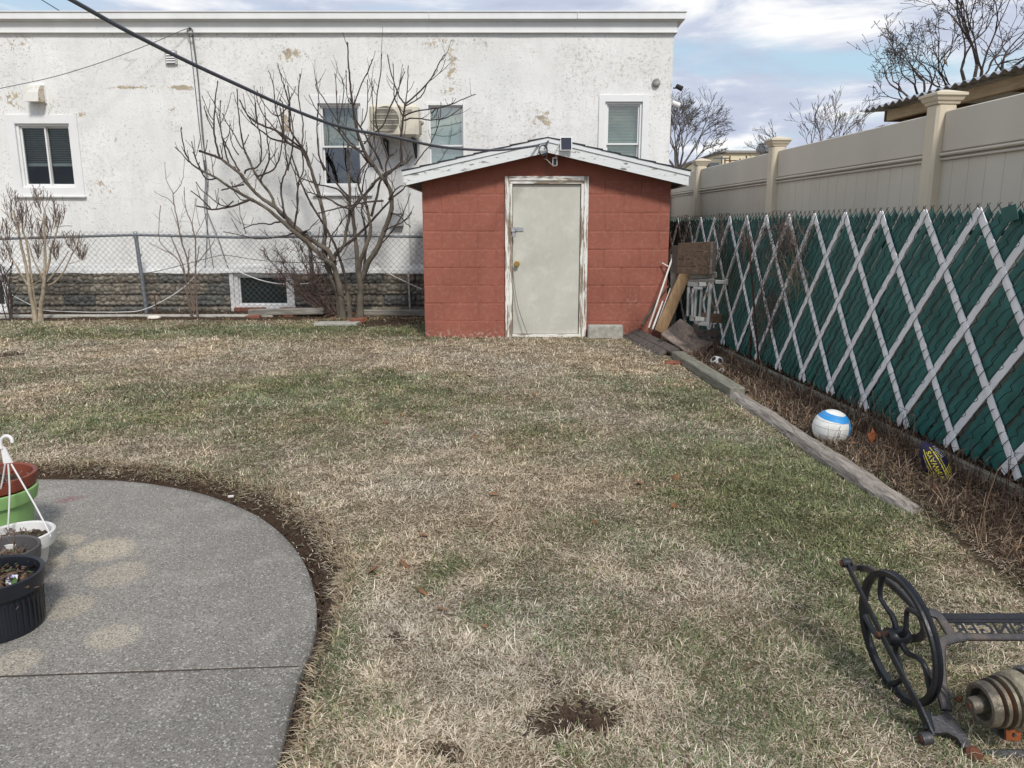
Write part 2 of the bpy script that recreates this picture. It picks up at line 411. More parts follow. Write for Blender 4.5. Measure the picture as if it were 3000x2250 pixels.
def smooth_pts(pts, n=6):
    pts = [Vector(p) for p in pts]; out = []
    for i in range(len(pts)-1):
        p0 = pts[max(i-1, 0)]; p1 = pts[i]; p2 = pts[i+1]; p3 = pts[min(i+2, len(pts)-1)]
        for j in range(n):
            u = j/n; out.append(.5*((2*p1)+(p2-p0)*u+(2*p0-5*p1+4*p2-p3)*u*u+(3*p1-p0-3*p2+p3)*u**3))
    out.append(pts[-1]); return out

# ---------------------------------------------------------------- ground, patio, lawn
edge_px = [(-420, 1395), (-200, 1397), (110, 1404), (300, 1405), (450, 1418), (600, 1448), (740, 1503), (830, 1568), (890, 1645), (920, 1730), (928, 1800), (915, 1890), (885, 1965), (855, 2060), (810, 2250)]
edge = smooth_pts([G(*p) for p in edge_px]+[Vector((-.53, 1.1, 0)), Vector((-.50, .2, 0)), Vector((-.50, -1.2, 0))], 8)
PE = np.array([(p.x, p.y) for p in edge]); PPOLY = np.vstack([PE, [(-7, -1.2), (-7, PE[0, 1])]])
def inpoly(x, y, poly):
    ins = np.zeros(x.shape, bool); n = len(poly)
    for i in range(n):
        x1, y1 = poly[i]; x2, y2 = poly[(i+1) % n]
        c = ((y1 > y) != (y2 > y)) & (x < (x2-x1)*(y-y1)/(y2-y1+1e-12)+x1); ins ^= c
    return ins
def dist_edge(x, y):
    d_ = np.full(x.shape, 1e9)
    for i in range(len(PE)-1):
        a = PE[i]; b = PE[i+1]; ab = b-a; L = (ab**2).sum()+1e-9
        t_ = np.clip(((x-a[0])*ab[0]+(y-a[1])*ab[1])/L, 0, 1)
        d_ = np.minimum(d_, np.hypot(x-a[0]-t_*ab[0], y-a[1]-t_*ab[1]))
    return d_
LOG_A = G(1975, 1040); LOG_B = G(2700, 1515)
BEDP = [(LOG_A.x, LOG_A.y), (LOG_B.x, LOG_B.y), tuple(G(2860, 1640))[:2], tuple(G(3050, 1790))[:2], (2.6, 1.2), (3.2, 1.2), (3.2, 8.6), (LOG_A.x, 8.6)]
BACKP = [(-12, 10.15), (-3.3, 10.2), (-2.0, 10.42), (-.95, 10.35), (-.95, 13), (-12, 13)]
green_px = [(950, 972, 430, 22, .9), (300, 990, 350, 22, .5), (560, 1165, 620, 55, .38), (1000, 1120, 250, 40, .45), (250, 1250, 330, 50, .35), (1250, 1200, 200, 45, .4), (2050, 1190, 130, 50, .55), (2350, 1400, 330, 130, .95), (2230, 1560, 320, 110, .8), (2420, 1560, 200, 120, .4), (1700, 1560, 120, 55, .5), (1315, 1685, 80, 45, .95), (1250, 1745, 65, 45, .8), (1390, 1800, 70, 45, .7), (2500, 1690, 220, 90, .6), (2650, 1900, 260, 140, .55), (985, 1960, 85, 110, .55), (1020, 1830, 60, 90, .45), (2050, 1950, 150, 55, .4), (2700, 2150, 260, 100, .5), (1900, 1350, 110, 45, .45), (2430, 1480, 150, 55, .5), (960, 2230, 60, 20, .6), (1650, 2235, 40, 20, .8), (1600, 1290, 200, 40, .3),
            (700, 1060, 900, 32, -.7), (1750, 1060, 300, 40, -.5), (1150, 1880, 170, 170, -.55), (1450, 1450, 260, 70, -.35), (1500, 2080, 300, 130, -.4), (2150, 1730, 220, 70, -.25), (1900, 2000, 200, 120, -.2), (350, 1330, 400, 30, -.6), (2450, 1130, 200, 40, -.2)]
bare_px = [(1680, 2110, 95, 48, 1.0), (1600, 2150, 60, 40, .8), (1760, 2140, 70, 35, .8), (1290, 2235, 70, 22, .8), (1130, 955, 120, 10, .9), (1620, 2020, 22, 10, .8), (1160, 1895, 24, 9, .5), (30, 1048, 40, 6, .6), (1520, 1900, 20, 7, .5)]
def blobs(lst):
    out = []
    for px, py, rx, ry, s_ in lst:
        c = G(px, py); a = G(px, py-ry); b = G(px, py+ry)
        out.append((c.x, (a.y+b.y)/2, rx*c.y*1.02/F, (a.y-b.y)/2, s_))
    return out
GB = blobs(green_px); BB = blobs(bare_px)
def field(x, y, B):
    s_ = np.zeros(x.shape)
    for cx, cy, rx, ry, w_ in B: s_ += w_*np.exp(-(((x-cx)/rx)**2+((y-cy)/ry)**2)*1.1)
    return s_
def greenness(x, y):
    n = fbm(x, y, 1.1, 4, 3)-.5; n2 = fbm(x, y, 5.5, 3, 9)-.5
    return np.clip(.16+field(x, y, GB)+n*1.1+n2*1.0, 0, 1)
def bareness(x, y):
    n = fbm(x, y, 7, 3, 21)-.5
    return np.clip(field(x, y, BB)+n*.8, 0, 1)
def logside(x, y):   # >0 on the bed side
    return inpoly(x, y, BEDP)
def hmap(x, y):
    e = dist_edge(x, y); ins = inpoly(x, y, PPOLY)
    k_ = .35+.65*sstep(2.1, 3.0, y)      # the cut trench is wide only round the back of the patio
    h = .028*sstep(.10*k_, .20*k_, e)-(-.004+.05*k_)*(1-sstep(.03*k_, .13*k_, e+(fbm(x, y, 9, 3, 40)-.5)*.07*k_))
    h = np.where(ins, -.14, h)+np.where(e < .02, -.02*k_, 0)
    h = h+(fbm(x, y, 1.2, 3, 5)-.5)*.03+(fbm(x, y, 12, 3, 6)-.5)*.018
    b = field(x, y, BB); h = h-.035*np.clip(b, 0, 1)
    h = h+.02*inpoly(x, y, BEDP)+.05*sstep(10.0, 10.6, y)*(x < -.9)
    return np.where(ins, np.minimum(h, -.12), h)
SOILC = np.array((.075, .050, .034)); STRAW = np.array((.335, .262, .165)); GRN = np.array((.085, .105, .045))
def ground_grid(xs, ys):
    X, Y = np.meshgrid(xs, ys); x = X.ravel(); y = Y.ravel()
    near = (np.abs(x) < 8) & (y < 14); z = np.zeros(x.shape); z[near] = hmap(x[near], y[near])
    fade = 1-sstep(6.5, 8, np.abs(x)); z = z*np.where(near, fade, 1)
    nx = len(xs); i = np.arange((len(ys)-1)*(nx-1)); r_ = i//(nx-1); c = i % (nx-1); a = r_*nx+c
    Fc = np.stack([a, a+1, a+nx+1, a+nx], 1)
    gr = greenness(x, y); ba = np.clip(bareness(x, y), 0, 1)
    e = dist_edge(x, y); ba = np.maximum(ba, 1-sstep(.5, 1.1, e/(.20*(.35+.65*sstep(2.1, 3.0, y)))))
    ba = np.maximum(ba, inpoly(x, y, BEDP)*1.0); ba = np.maximum(ba, inpoly(x, y, BACKP)*1.0)
    lawn = STRAW*.8*(1-gr[:, None])+np.array((.11, .105, .05))*gr[:, None]
    col = lawn*(1-ba[:, None])+SOILC*ba[:, None]
    return np.stack([x, y, z], 1), Fc, col
xs = np.concatenate([[-150, -60, -20, -10], np.arange(-7, 5, .045), [6, 8, 12, 20, 60, 150]])
ys = np.concatenate([[-40, -10, -3], np.arange(-1, 1.2, .2), np.arange(1.2, 5, .028), np.arange(5, 12.5, .06), [13, 15, 20, 40, 100, 400]])
V_, F_, c_ = ground_grid(xs, ys)
tag(npmesh('ground', V_, F_, M_SOIL, 4, {'Col': c_}, True), kind='structure')

# patio slab: real circle of concrete with a tooled joint
jl = G(-60, 1982); jr = G(885, 1950); jdir = (jr-jl); jn = Vector((-jdir.y, jdir.x, 0)).normalized()
gx = np.arange(-4.2, -.0, .02); gy = np.arange(-1.2, 4.6, .02)
marks = [(445, 845, 95), (690, 905, 175), (770, 1065, 165), (440, 1285, 150), (730, 1470, 160), (90, 1640, 165), (330, 1000, 110)]
def patio():
    poly = [Vector((p[0], p[1], 0)) for p in PPOLY]
    # polar fan grid so that the outline stays crisp
    cen = np.array((-2.0, 2.0)); m_ = 60; ring = []
    th = []
    pts = [p for p in PE if True]
    pts = np.vstack([pts, [(-7, -1.2)], [(-7, 1)], [(-7, PE[0, 1])]])
    # densify outline
    dens = []
    for i in range(len(pts)):
        a = pts[i]; b = pts[(i+1) % len(pts)]; n = max(1, int(np.hypot(*(b-a))/.05))
        for j in range(n): dens.append(a+(b-a)*j/n)
    dens = np.array(dens); N = len(dens)
    lv = list(np.linspace(0.02, .985, 110))+[.9975, 1.0]
    V = []; 
    for s_ in lv: V.append(np.column_stack([cen+(dens-cen)*s_, np.zeros(N)]))
    top = np.vstack(V)
    d_ = (top[:, 0]-jl.x)*jn.x+(top[:, 1]-jl.y)*jn.y
    top[:, 2] = (fbm(top[:, 0], top[:, 1], 2, 2, 77)-.5)*.006
    top[-N:, 2] -= .004
    bot = top[-N:].copy(); bot[:, 2] = -.16
    V = np.vstack([top, bot]); L = len(lv)+1
    i = np.arange((L-1)*N); r_ = i//N; c = i % N
    Fc = np.stack([r_*N+c, r_*N+(c+1) % N, (r_+1)*N+(c+1) % N, (r_+1)*N+c], 1)
    Fc = Fc[:, ::-1] if True else Fc
    base = np.tile(np.array((.272, .250, .216)), (len(V), 1))
    st = np.zeros(len(V))
    for (px, py, wd) in marks:
        c0 = G(px*.4521, 1200+py*.4521); rr = wd*.4521*c0.y/F*1.18
        q = np.hypot(V[:, 0]-c0.x, (V[:, 1]-c0.y))/rr
        st = np.maximum(st, (1-sstep(.82, 1.12, q+(fbm(V[:, 0], V[:, 1], 8, 3, 5)-.5)*.35))*(.65 if px != 690 else 1))
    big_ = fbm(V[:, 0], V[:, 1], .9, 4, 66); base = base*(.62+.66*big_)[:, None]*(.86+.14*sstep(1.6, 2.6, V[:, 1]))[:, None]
    base = base*(1-.85*st[:, None])+np.array((.58, .495, .36))*.85*st[:, None]
    c0 = G(212, 1462); rx = .085; q = np.hypot((V[:, 0]-c0.x)/rx, (V[:, 1]-c0.y-.25*(V[:, 0]-c0.x))/.05)
    rp = (1-sstep(.6, 1.1, q+(fbm(V[:, 0], V[:, 1], 25, 3, 8)-.5)*1.2)); base = base*(1-.6*rp[:, None])+np.array((.22, .05, .06))*.6*rp[:, None]
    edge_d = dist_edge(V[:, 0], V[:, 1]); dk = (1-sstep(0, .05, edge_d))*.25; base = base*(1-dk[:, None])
    return V, Fc, base
V_, F_, c_ = patio()
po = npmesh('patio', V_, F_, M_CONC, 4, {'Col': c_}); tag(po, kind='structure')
me = po.data
import bmesh
bm = bmesh.new(); bm.from_mesh(me); bmesh.ops.recalc_face_normals(bm, faces=bm.faces)
# cut the tooled joint right through the slab
for s_ in (-.0045, .0045):
    bmesh.ops.bisect_plane(bm, geom=bm.verts[:]+bm.edges[:]+bm.faces[:], plane_co=(jl.x+jn.x*s_, jl.y+jn.y*s_, 0), plane_no=(jn.x, jn.y, 0))
kill = [f for f in bm.faces if abs((f.calc_center_median().x-jl.x)*jn.x+(f.calc_center_median().y-jl.y)*jn.y) < .0042]
bmesh.ops.delete(bm, geom=kill, context='FACES')
rim = [e for e in bm.edges if len(e.link_faces) == 1 and all(v.co.z > -.05 for v in e.verts)]
ex = bmesh.ops.extrude_edge_only(bm, edges=rim)
for v in [g_ for g_ in ex['geom'] if isinstance(g_, bmesh.types.BMVert)]: v.co.z -= .04
bm.to_mesh(me); bm.free()

o = MB().obox(jl+jn*-.014+Vector((0, 0, -.05))-jdir*.6, jdir*1.585, jn*.028, (0, 0, .0475)).build('patio_joint', mat('joint_dirt', (.060, .045, .034), 1, var=.4, vscale=60)); tag(o, kind='structure')
# grass blades: numpy ribbons
def blades(name, x, y, z, L, wd, lean, az, col, m, mat_tip=None):
    n = len(x); dx, dy = np.cos(az), np.sin(az); px, py = -dy, dx
    a1 = lean; a2 = np.clip(lean+RNG.normal(.35, .35, n), 0, 1.75); a3 = np.clip(a2+RNG.normal(.2, .35, n), 0, 1.9)
    s1, s2, s3 = L*.35, L*.35, L*.3
    p0 = np.stack([x, y, z], 1)
    def stp(p, a, s_): return p+np.stack([dx*np.sin(a)*s_, dy*np.sin(a)*s_, np.cos(a)*s_], 1)
    p1 = stp(p0, a1, s1); dx, dy = dx+RNG.normal(0, .25, n), dy+RNG.normal(0, .25, n)
    p2 = stp(p1, a2, s2); p3 = stp(p2, a3, s3)
    for q in (p1, p2, p3): q[:, 2] = np.maximum(q[:, 2], z+.003+RNG.random(n)*.006)
    sd_ = np.stack([px, py, np.zeros(n)], 1)*wd[:, None]*.5
    V = np.stack([p0-sd_, p0+sd_, p1-sd_, p1+sd_, p2-sd_*.75, p2+sd_*.75, p3], 1).reshape(-1, 3)
    b = np.arange(n)*7
    T = np.concatenate([np.stack([b+i, b+j, b+k_], 1) for i, j, k_ in ((0, 1, 3), (0, 3, 2), (2, 3, 5), (2, 5, 4), (4, 5, 6))])
    cv = np.repeat(col, 7, 0)
    return npmesh(name, V, T, m, 3, {'Col': cv})
def lawn():
    N = 1250000
    u = RNG.random(N); p = .55; a, b = 1.35**p, 10.9**p
    y = (a+(b-a)*u)**(1/p)
    x = (RNG.random(N)*2-1)*(.80*y+.45)+.02*y
    d0 = y
    keep = (~inpoly(x, y, PPOLY)) & (x < 3.1-.0635*y) & (x > -7.5)
    x, y = x[keep], y[keep]
    bed = inpoly(x+RNG.normal(0, .05, len(x)), y+RNG.normal(0, .05, len(x)), BEDP); back = inpoly(x, y, BACKP)
    shed = (x > -1.03) & (x < 1.79) & (y > 8.72)
    be = bareness(x, y); e = dist_edge(x, y)
    pr = np.clip(1.1-be*1.6, .04, 1)*(.05+.95*sstep(.35, 1.0, (e+(fbm(x, y, 9, 3, 40)-.5)*.06)/(.15*(.35+.65*sstep(2.1, 3.0, y)))))
    pr = np.where(bed, .03, pr)*np.where(back, .05, 1); pr = np.where(shed, 0, pr)
    pr *= .6+.8*fbm(x, y, 6, 3, 60)
    keep = RNG.random(len(x)) < pr; x, y = x[keep], y[keep]
    n = len(x); z = hmap(x, y)-.004
    gr = greenness(x, y)
    isg = RNG.random(n) < np.clip(.03+gr*.80, 0, .93)
    dist = np.hypot(x, y)
    wd = .0014+.00050*dist; wd = wd*RNG.uniform(.6, 1.35, n)
    L = RNG.uniform(.015, .040, n)*np.where(RNG.random(n) < .03, 1.7, 1)*(1+.035*dist); L = np.where(isg, L*.85, L)
    cl_ = fbm(x, y, 13, 2, 71); L = L*(.65+.75*cl_)
    flow = (fbm(x, y, 1.8, 2, 90)*2*math.pi*2)
    az = flow+RNG.normal(0, 1.7, n)
    lean = np.where(isg, RNG.uniform(.3, 1.3, n), RNG.uniform(.85, 1.6, n))
    t_ = RNG.random(n)[:, None]
    straw = np.array((.30, .235, .158))*(1-t_)+np.array((.72, .62, .475))*t_
    br = RNG.random(n)[:, None] < .20; straw = np.where(br, np.array((.17, .115, .07)), straw)
    g1 = np.array((.080, .102, .048))*(1-t_)+np.array((.250, .268, .135))*t_
    col = np.where(isg[:, None], g1, straw)
    big = (.80+.4*fbm(x, y, .9, 3, 15))[:, None]; warm = fbm(x, y, 2.2, 2, 35)[:, None]
    col = col*(.62+.72*cl_)[:, None]*big*(np.array((1, 1, 1))+(warm-.5)*np.array((.12, 0, -.16)))
    o = blades('grass', x, y, z, L, wd, lean, az, col, M_GRASS); tag(o, 'straw coloured winter lawn with dull green patches in front of the shed', 'grass', kind='stuff')
lawn()
# overhanging tufts along the cut turf edge of the patio
def fringe():
    n = 5500; idx = RNG.integers(0, len(PE)-1, n); t_ = RNG.random(n)
    a = PE[idx]*(1-t_[:, None])+PE[idx+1]*t_[:, None]; dd = PE[idx+1]-PE[idx]; nn = np.stack([-dd[:, 1], dd[:, 0]], 1); nn /= np.linalg.norm(nn, axis=1)[:, None]+1e-9
    out = a+nn*.1; flip = inpoly(out[:, 0], out[:, 1], PPOLY); nn[flip] *= -1
    off = (RNG.uniform(.115, .20, n)+(fbm(a[:, 0], a[:, 1], 5, 3, 41)-.5)*.10)*(.35+.65*sstep(2.1, 3.0, a[:, 1]))
    p_ = a+nn*off[:, None]; x, y = p_[:, 0], p_[:, 1]; keep = (y > 1.2) & (x > -4) & (RNG.random(n) < .22+.78*sstep(2.2, 3.0, y)); x, y, nn = x[keep], y[keep], nn[keep]; n = len(x)
    az = np.arctan2(-nn[:, 1], -nn[:, 0])+RNG.normal(0, 2.0, n)
    t_ = RNG.random(n)[:, None]; col = np.array((.16, .11, .07))*(1-t_)+np.array((.46, .37, .24))*t_
    o = blades('turf_fringe', x, y, hmap(x, y), RNG.uniform(.02, .06, n), np.full(n, .0032)*RNG.uniform(.6, 1.3, n), RNG.uniform(.6, 1.4, n), az, col, M_GRASS)
    tag(o, 'dry ragged grass hanging over the cut soil edge round the patio', 'grass', kind='stuff')
fringe()
def weeds():
    # dead bed between the log and the green fence
    n = 60000; x = RNG.uniform(.9, 2.9, n); y = 1.3+RNG.random(n)**1.3*7.2
    k_ = inpoly(x+RNG.normal(0, .06, n), y+RNG.normal(0, .06, n), BEDP) & (x < 2.57-.0635*y); x, y = x[k_], y[k_]; n = len(x)
    t_ = RNG.random(n)[:, None]; col = np.array((.075, .050, .038))*(1-t_)+np.array((.42, .31, .21))*t_**2
    dist = np.hypot(x, y)
    o = blades('dry_litter', x, y, hmap(x, y), RNG.uniform(.03, .11, n), (.0020+.0004*dist)*RNG.uniform(.7, 1.5, n), RNG.uniform(.5, 1.5, n), RNG.uniform(0, 6.28, n), col, M_GRASS)
    tag(o, 'matted brown dead weeds and litter between the log and the green fence', 'dead weeds', kind='stuff')
    mb = MB(); 
    for i in range(3200):
        yy = 1.7+random.random()**1.25*6.6; xf = 2.60-.0635*yy
        if random.random() < .4: xx = xf-random.uniform(.03, .22)
        else: xx = xf-random.uniform(.04, .95)
        if not inpoly(np.array([xx]), np.array([yy]), BEDP)[0]: continue
        h = random.uniform(.05, .17)*(1.35 if yy < 3.2 else 1)*(1.7 if random.random() < .17 else 1)*(.75 if yy > 5 else 1); r_ = random.uniform(.0012, .0024)*(1 if yy < 4 else 1.25)
        p = Vector((xx, yy, .0)); l = Vector((random.gauss(0, .14), random.gauss(0, .14), 1)); pts = [p]
        for s_ in range(3): l += Vector((random.gauss(0, .12), random.gauss(0, .12), 0)); pts.append(pts[-1]+l*(h/3))
        mb.cur = random.choice((0, 0, 1)); mb.tube(pts, [r_, r_, r_*.9, r_*.7], 3, False)
        for s_ in range(random.randint(0, 4)):
            q = pts[random.randint(1, 3)]; dd = Vector((random.gauss(0, 1), random.gauss(0, 1), random.uniform(.2, 1))).normalized()*random.uniform(.015, .05)
            mb.tube([q, q+dd], [r_*.8, r_*.5], 3, False)
    o = mb.build('dead_weed_stems', [mat('weed_stem_dark', (.075, .045, .033), .9, var=.4), mat('weed_stem_tan', (.25, .175, .11), .9, var=.4)])
    tag(o, 'brittle brown upright weed stems along the foot of the green fence', 'dead weeds', kind='stuff')
    mb = MB()
    for i in range(320):   # fallen leaves: bed, back border, foot of fig tree
        q = random.random()
        if q < .5: yy = random.uniform(2, 8.3); xx = 2.58-.0635*yy-random.uniform(.03, .8)
        elif q < .85: yy = random.uniform(10.2, 10.7); xx = random.gauss(-2.3, .8)
        else: yy = random.uniform(2, 9); xx = random.uniform(-.2*yy, .3*yy)
        if q < .5 and not inpoly(np.array([xx]), np.array([yy]), BEDP)[0]: continue
        if xx < -.5 and inpoly(np.array([xx]), np.array([yy]), PPOLY)[0]: continue
        s_ = random.uniform(.012, .035); a = random.uniform(0, 6.28); c, s2 = math.cos(a), math.sin(a); zz = float(hmap(np.array([xx]), np.array([yy]))[0])+.012
        u = Vector((c, s2, random.gauss(0, .3)))*s_; v = Vector((-s2, c, random.gauss(0, .4)))*s_*.6; o_ = Vector((xx, yy, zz))
        mb.add([o_-u, o_-v*.9, o_+u, o_+v, o_+Vector((0, 0, s_*.35))], [(0, 1, 4), (1, 2, 4), (2, 3, 4), (3, 0, 4)])
    tag(mb.build('fallen_leaves', M_LEAFB), 'curled dry brown leaves lying scattered in the borders', 'fallen leaves', kind='stuff')
weeds()
def clods():
    random.seed(3); L_ = []
    for cx, cy, rx, ry, w_ in BB:
        for _ in range(int(60+900*rx*ry*40)): L_.append((cx+rx*random.gauss(0, .5), cy+ry*random.gauss(0, .5), random.uniform(.003, .011)))
    for _ in range(3600):
        i = random.randint(0, len(PE)-2); a = PE[i]+(PE[i+1]-PE[i])*random.random(); d_ = PE[i+1]-PE[i]; n_ = np.array((-d_[1], d_[0])); n_ = n_/(np.linalg.norm(n_)+1e-9)
        if n_[0]*(a[0]+2)+n_[1]*(a[1]-2) < 0: n_ = -n_
        w_ = random.uniform(.01, .16)*(1 if a[1] > 2.8 else .4)
        if a[1] > 1.3 and a[0] > -4: L_.append((a[0]+n_[0]*w_, a[1]+n_[1]*w_, random.uniform(.003, .012)))
    A_ = np.array(L_); Z_ = hmap(A_[:, 0], A_[:, 1]); n = len(A_); r_ = np.random.default_rng(4)
    D_ = np.array([(1, 0, 0), (-1, 0, 0), (0, 1, 0), (0, -1, 0), (0, 0, 1), (0, 0, -1)], float)
    V = np.column_stack([A_[:, :2], Z_+A_[:, 2]*.2])[:, None, :]+(D_[None]*r_.uniform(.6, 1.2, (n, 6, 1))+r_.normal(0, .2, (n, 6, 3)))*A_[:, 2][:, None, None]
    T_ = np.array([(0, 2, 4), (2, 1, 4), (1, 3, 4), (3, 0, 4), (2, 0, 5), (1, 2, 5), (3, 1, 5), (0, 3, 5)])
    o = npmesh('soil_clods', V.reshape(-1, 3), (np.arange(n)[:, None, None]*6+T_[None]).reshape(-1, 3), mat('dark_clods', (.055, .036, .025), 1, var=.5, vscale=50), 3)
    tag(o, 'crumbs of dark bare soil in the holes and along the cut patio edge', 'soil', kind='stuff')
clods()
# ---------------------------------------------------------------- white house
HY = 11.15
def hz(py, px=1500): return W(px, py, HY).z
def hx(px, py): return W(px, py, HY).x
HX1 = W(1969, 250, HY).x; HTOP = hz(97); HX0 = -9.5
house = empty('house', (-3, HY, 0), 'long single storey house with flaking white stucco and cobble faced base', 'house')
def prect(xl, xr, yt, yb):
    ym = (yt+yb)/2; return hx(xl, ym), hx(xr, ym), hz(yb), hz(yt)
# openings: x0,x1,z0,z1
wins = [dict(kind='slider', r=prect(56, 214, 362, 550), trim=.112), dict(kind='hung', r=prect(936, 1061, 303, 548), trim=.10),
        dict(kind='shade', r=prect(1250, 1364, 301, 500), trim=.0), dict(kind='blind', r=prect(1771, 1880, 298, 480), trim=.085)]
base_w = [dict(kind='base', r=prect(692, 857, 797, 903), trim=.055), dict(kind='base', r=prect(-150, 30, 806, 906), trim=.055)]
def wall_grid(x0, x1, z0, z1, holes, step, Y):
    xs = sorted(set(list(np.arange(x0, x1, step))+[x1]+[h for q in holes for h in q[:2]])); zs = sorted(set(list(np.arange(z0, z1, step))+[z1]+[h for q in holes for h in q[2:]]))
    xs = np.array([x for x in xs if x0 <= x <= x1]); zs = np.array([z for z in zs if z0 <= z <= z1])
    X, Z = np.meshgrid(xs, zs); x = X.ravel(); z = Z.ravel(); nx = len(xs)
    i = np.arange((len(zs)-1)*(nx-1)); r_ = i//(nx-1); c = i % (nx-1); a = r_*nx+c; Fc = np.stack([a, a+1, a+nx+1, a+nx], 1)
    cx = (x[Fc[:, 0]]+x[Fc[:, 2]])/2; cz = (z[Fc[:, 0]]+z[Fc[:, 2]])/2; k_ = np.ones(len(Fc), bool)
    for q in holes: k_ &= ~((cx > q[0]) & (cx < q[1]) & (cz > q[2]) & (cz < q[3]))
    return x, z, Fc[k_]
ZB = hz(795)
x, z, Fc = wall_grid(HX0, HX1, ZB, HTOP, [q['r'] for q in wins], .05, HY)
wear = .50*(fbm(x, z, .8, 3, 2)-.5)
for px, py, rx, ry, s_ in [(310, 560, 70, 55, .6), (40, 290, 45, 40, .75), (45, 130, 90, 30, .5), (235, 335, 25, 8, 1.0), (338, 410, 7, 18, .9), (860, 160, 60, 22, .7), (950, 160, 25, 30, .5), (835, 360, 18, 55, .85), (1320, 190, 22, 60, .85), (1290, 125, 60, 18, .5), (1410, 125, 40, 20, .5), (1310, 268, 50, 12, .6), (375, 258, 60, 3.5, 1.3), (520, 258, 55, 3.5, 1.3), (1630, 155, 60, 30, .3), (1590, 345, 30, 35, .8), (1800, 200, 160, 60, .25), (1200, 130, 120, 25, .35), (520, 270, 90, 60, .2), (500, 320, 15, 8, .8), (640, 400, 60, 90, .2), (1150, 170, 40, 20, .4)]:
    c = W(px, py, HY); e = W(px+rx, py+ry, HY); wear += s_*.75*np.exp(-(((x-c.x)/(e.x-c.x))**2+((z-c.z)/(c.z-e.z))**2)*.9)
o = npmesh('wall', np.stack([x, HY+(fbm(x, z, 1.5, 3, 4)-.5)*.012, z], 1), Fc, M_STUCCO, 4, {'wear': wear}, True)
o.data.transform(Matrix.Translation(-house.location)); o.parent = house
MB().box((HX1-.02, HY+.02, -.1), (HX1-.001, 17, HTOP)).build('side_wall', M_STUCCO, house)
MB().box((HX0, 13.5, -.1), (HX1-.03, 13.6, HTOP)).box((HX0, HY+.05, HTOP-.1), (HX1-.03, 17, HTOP-.03)).build('roof', M_SHINGLE, house)
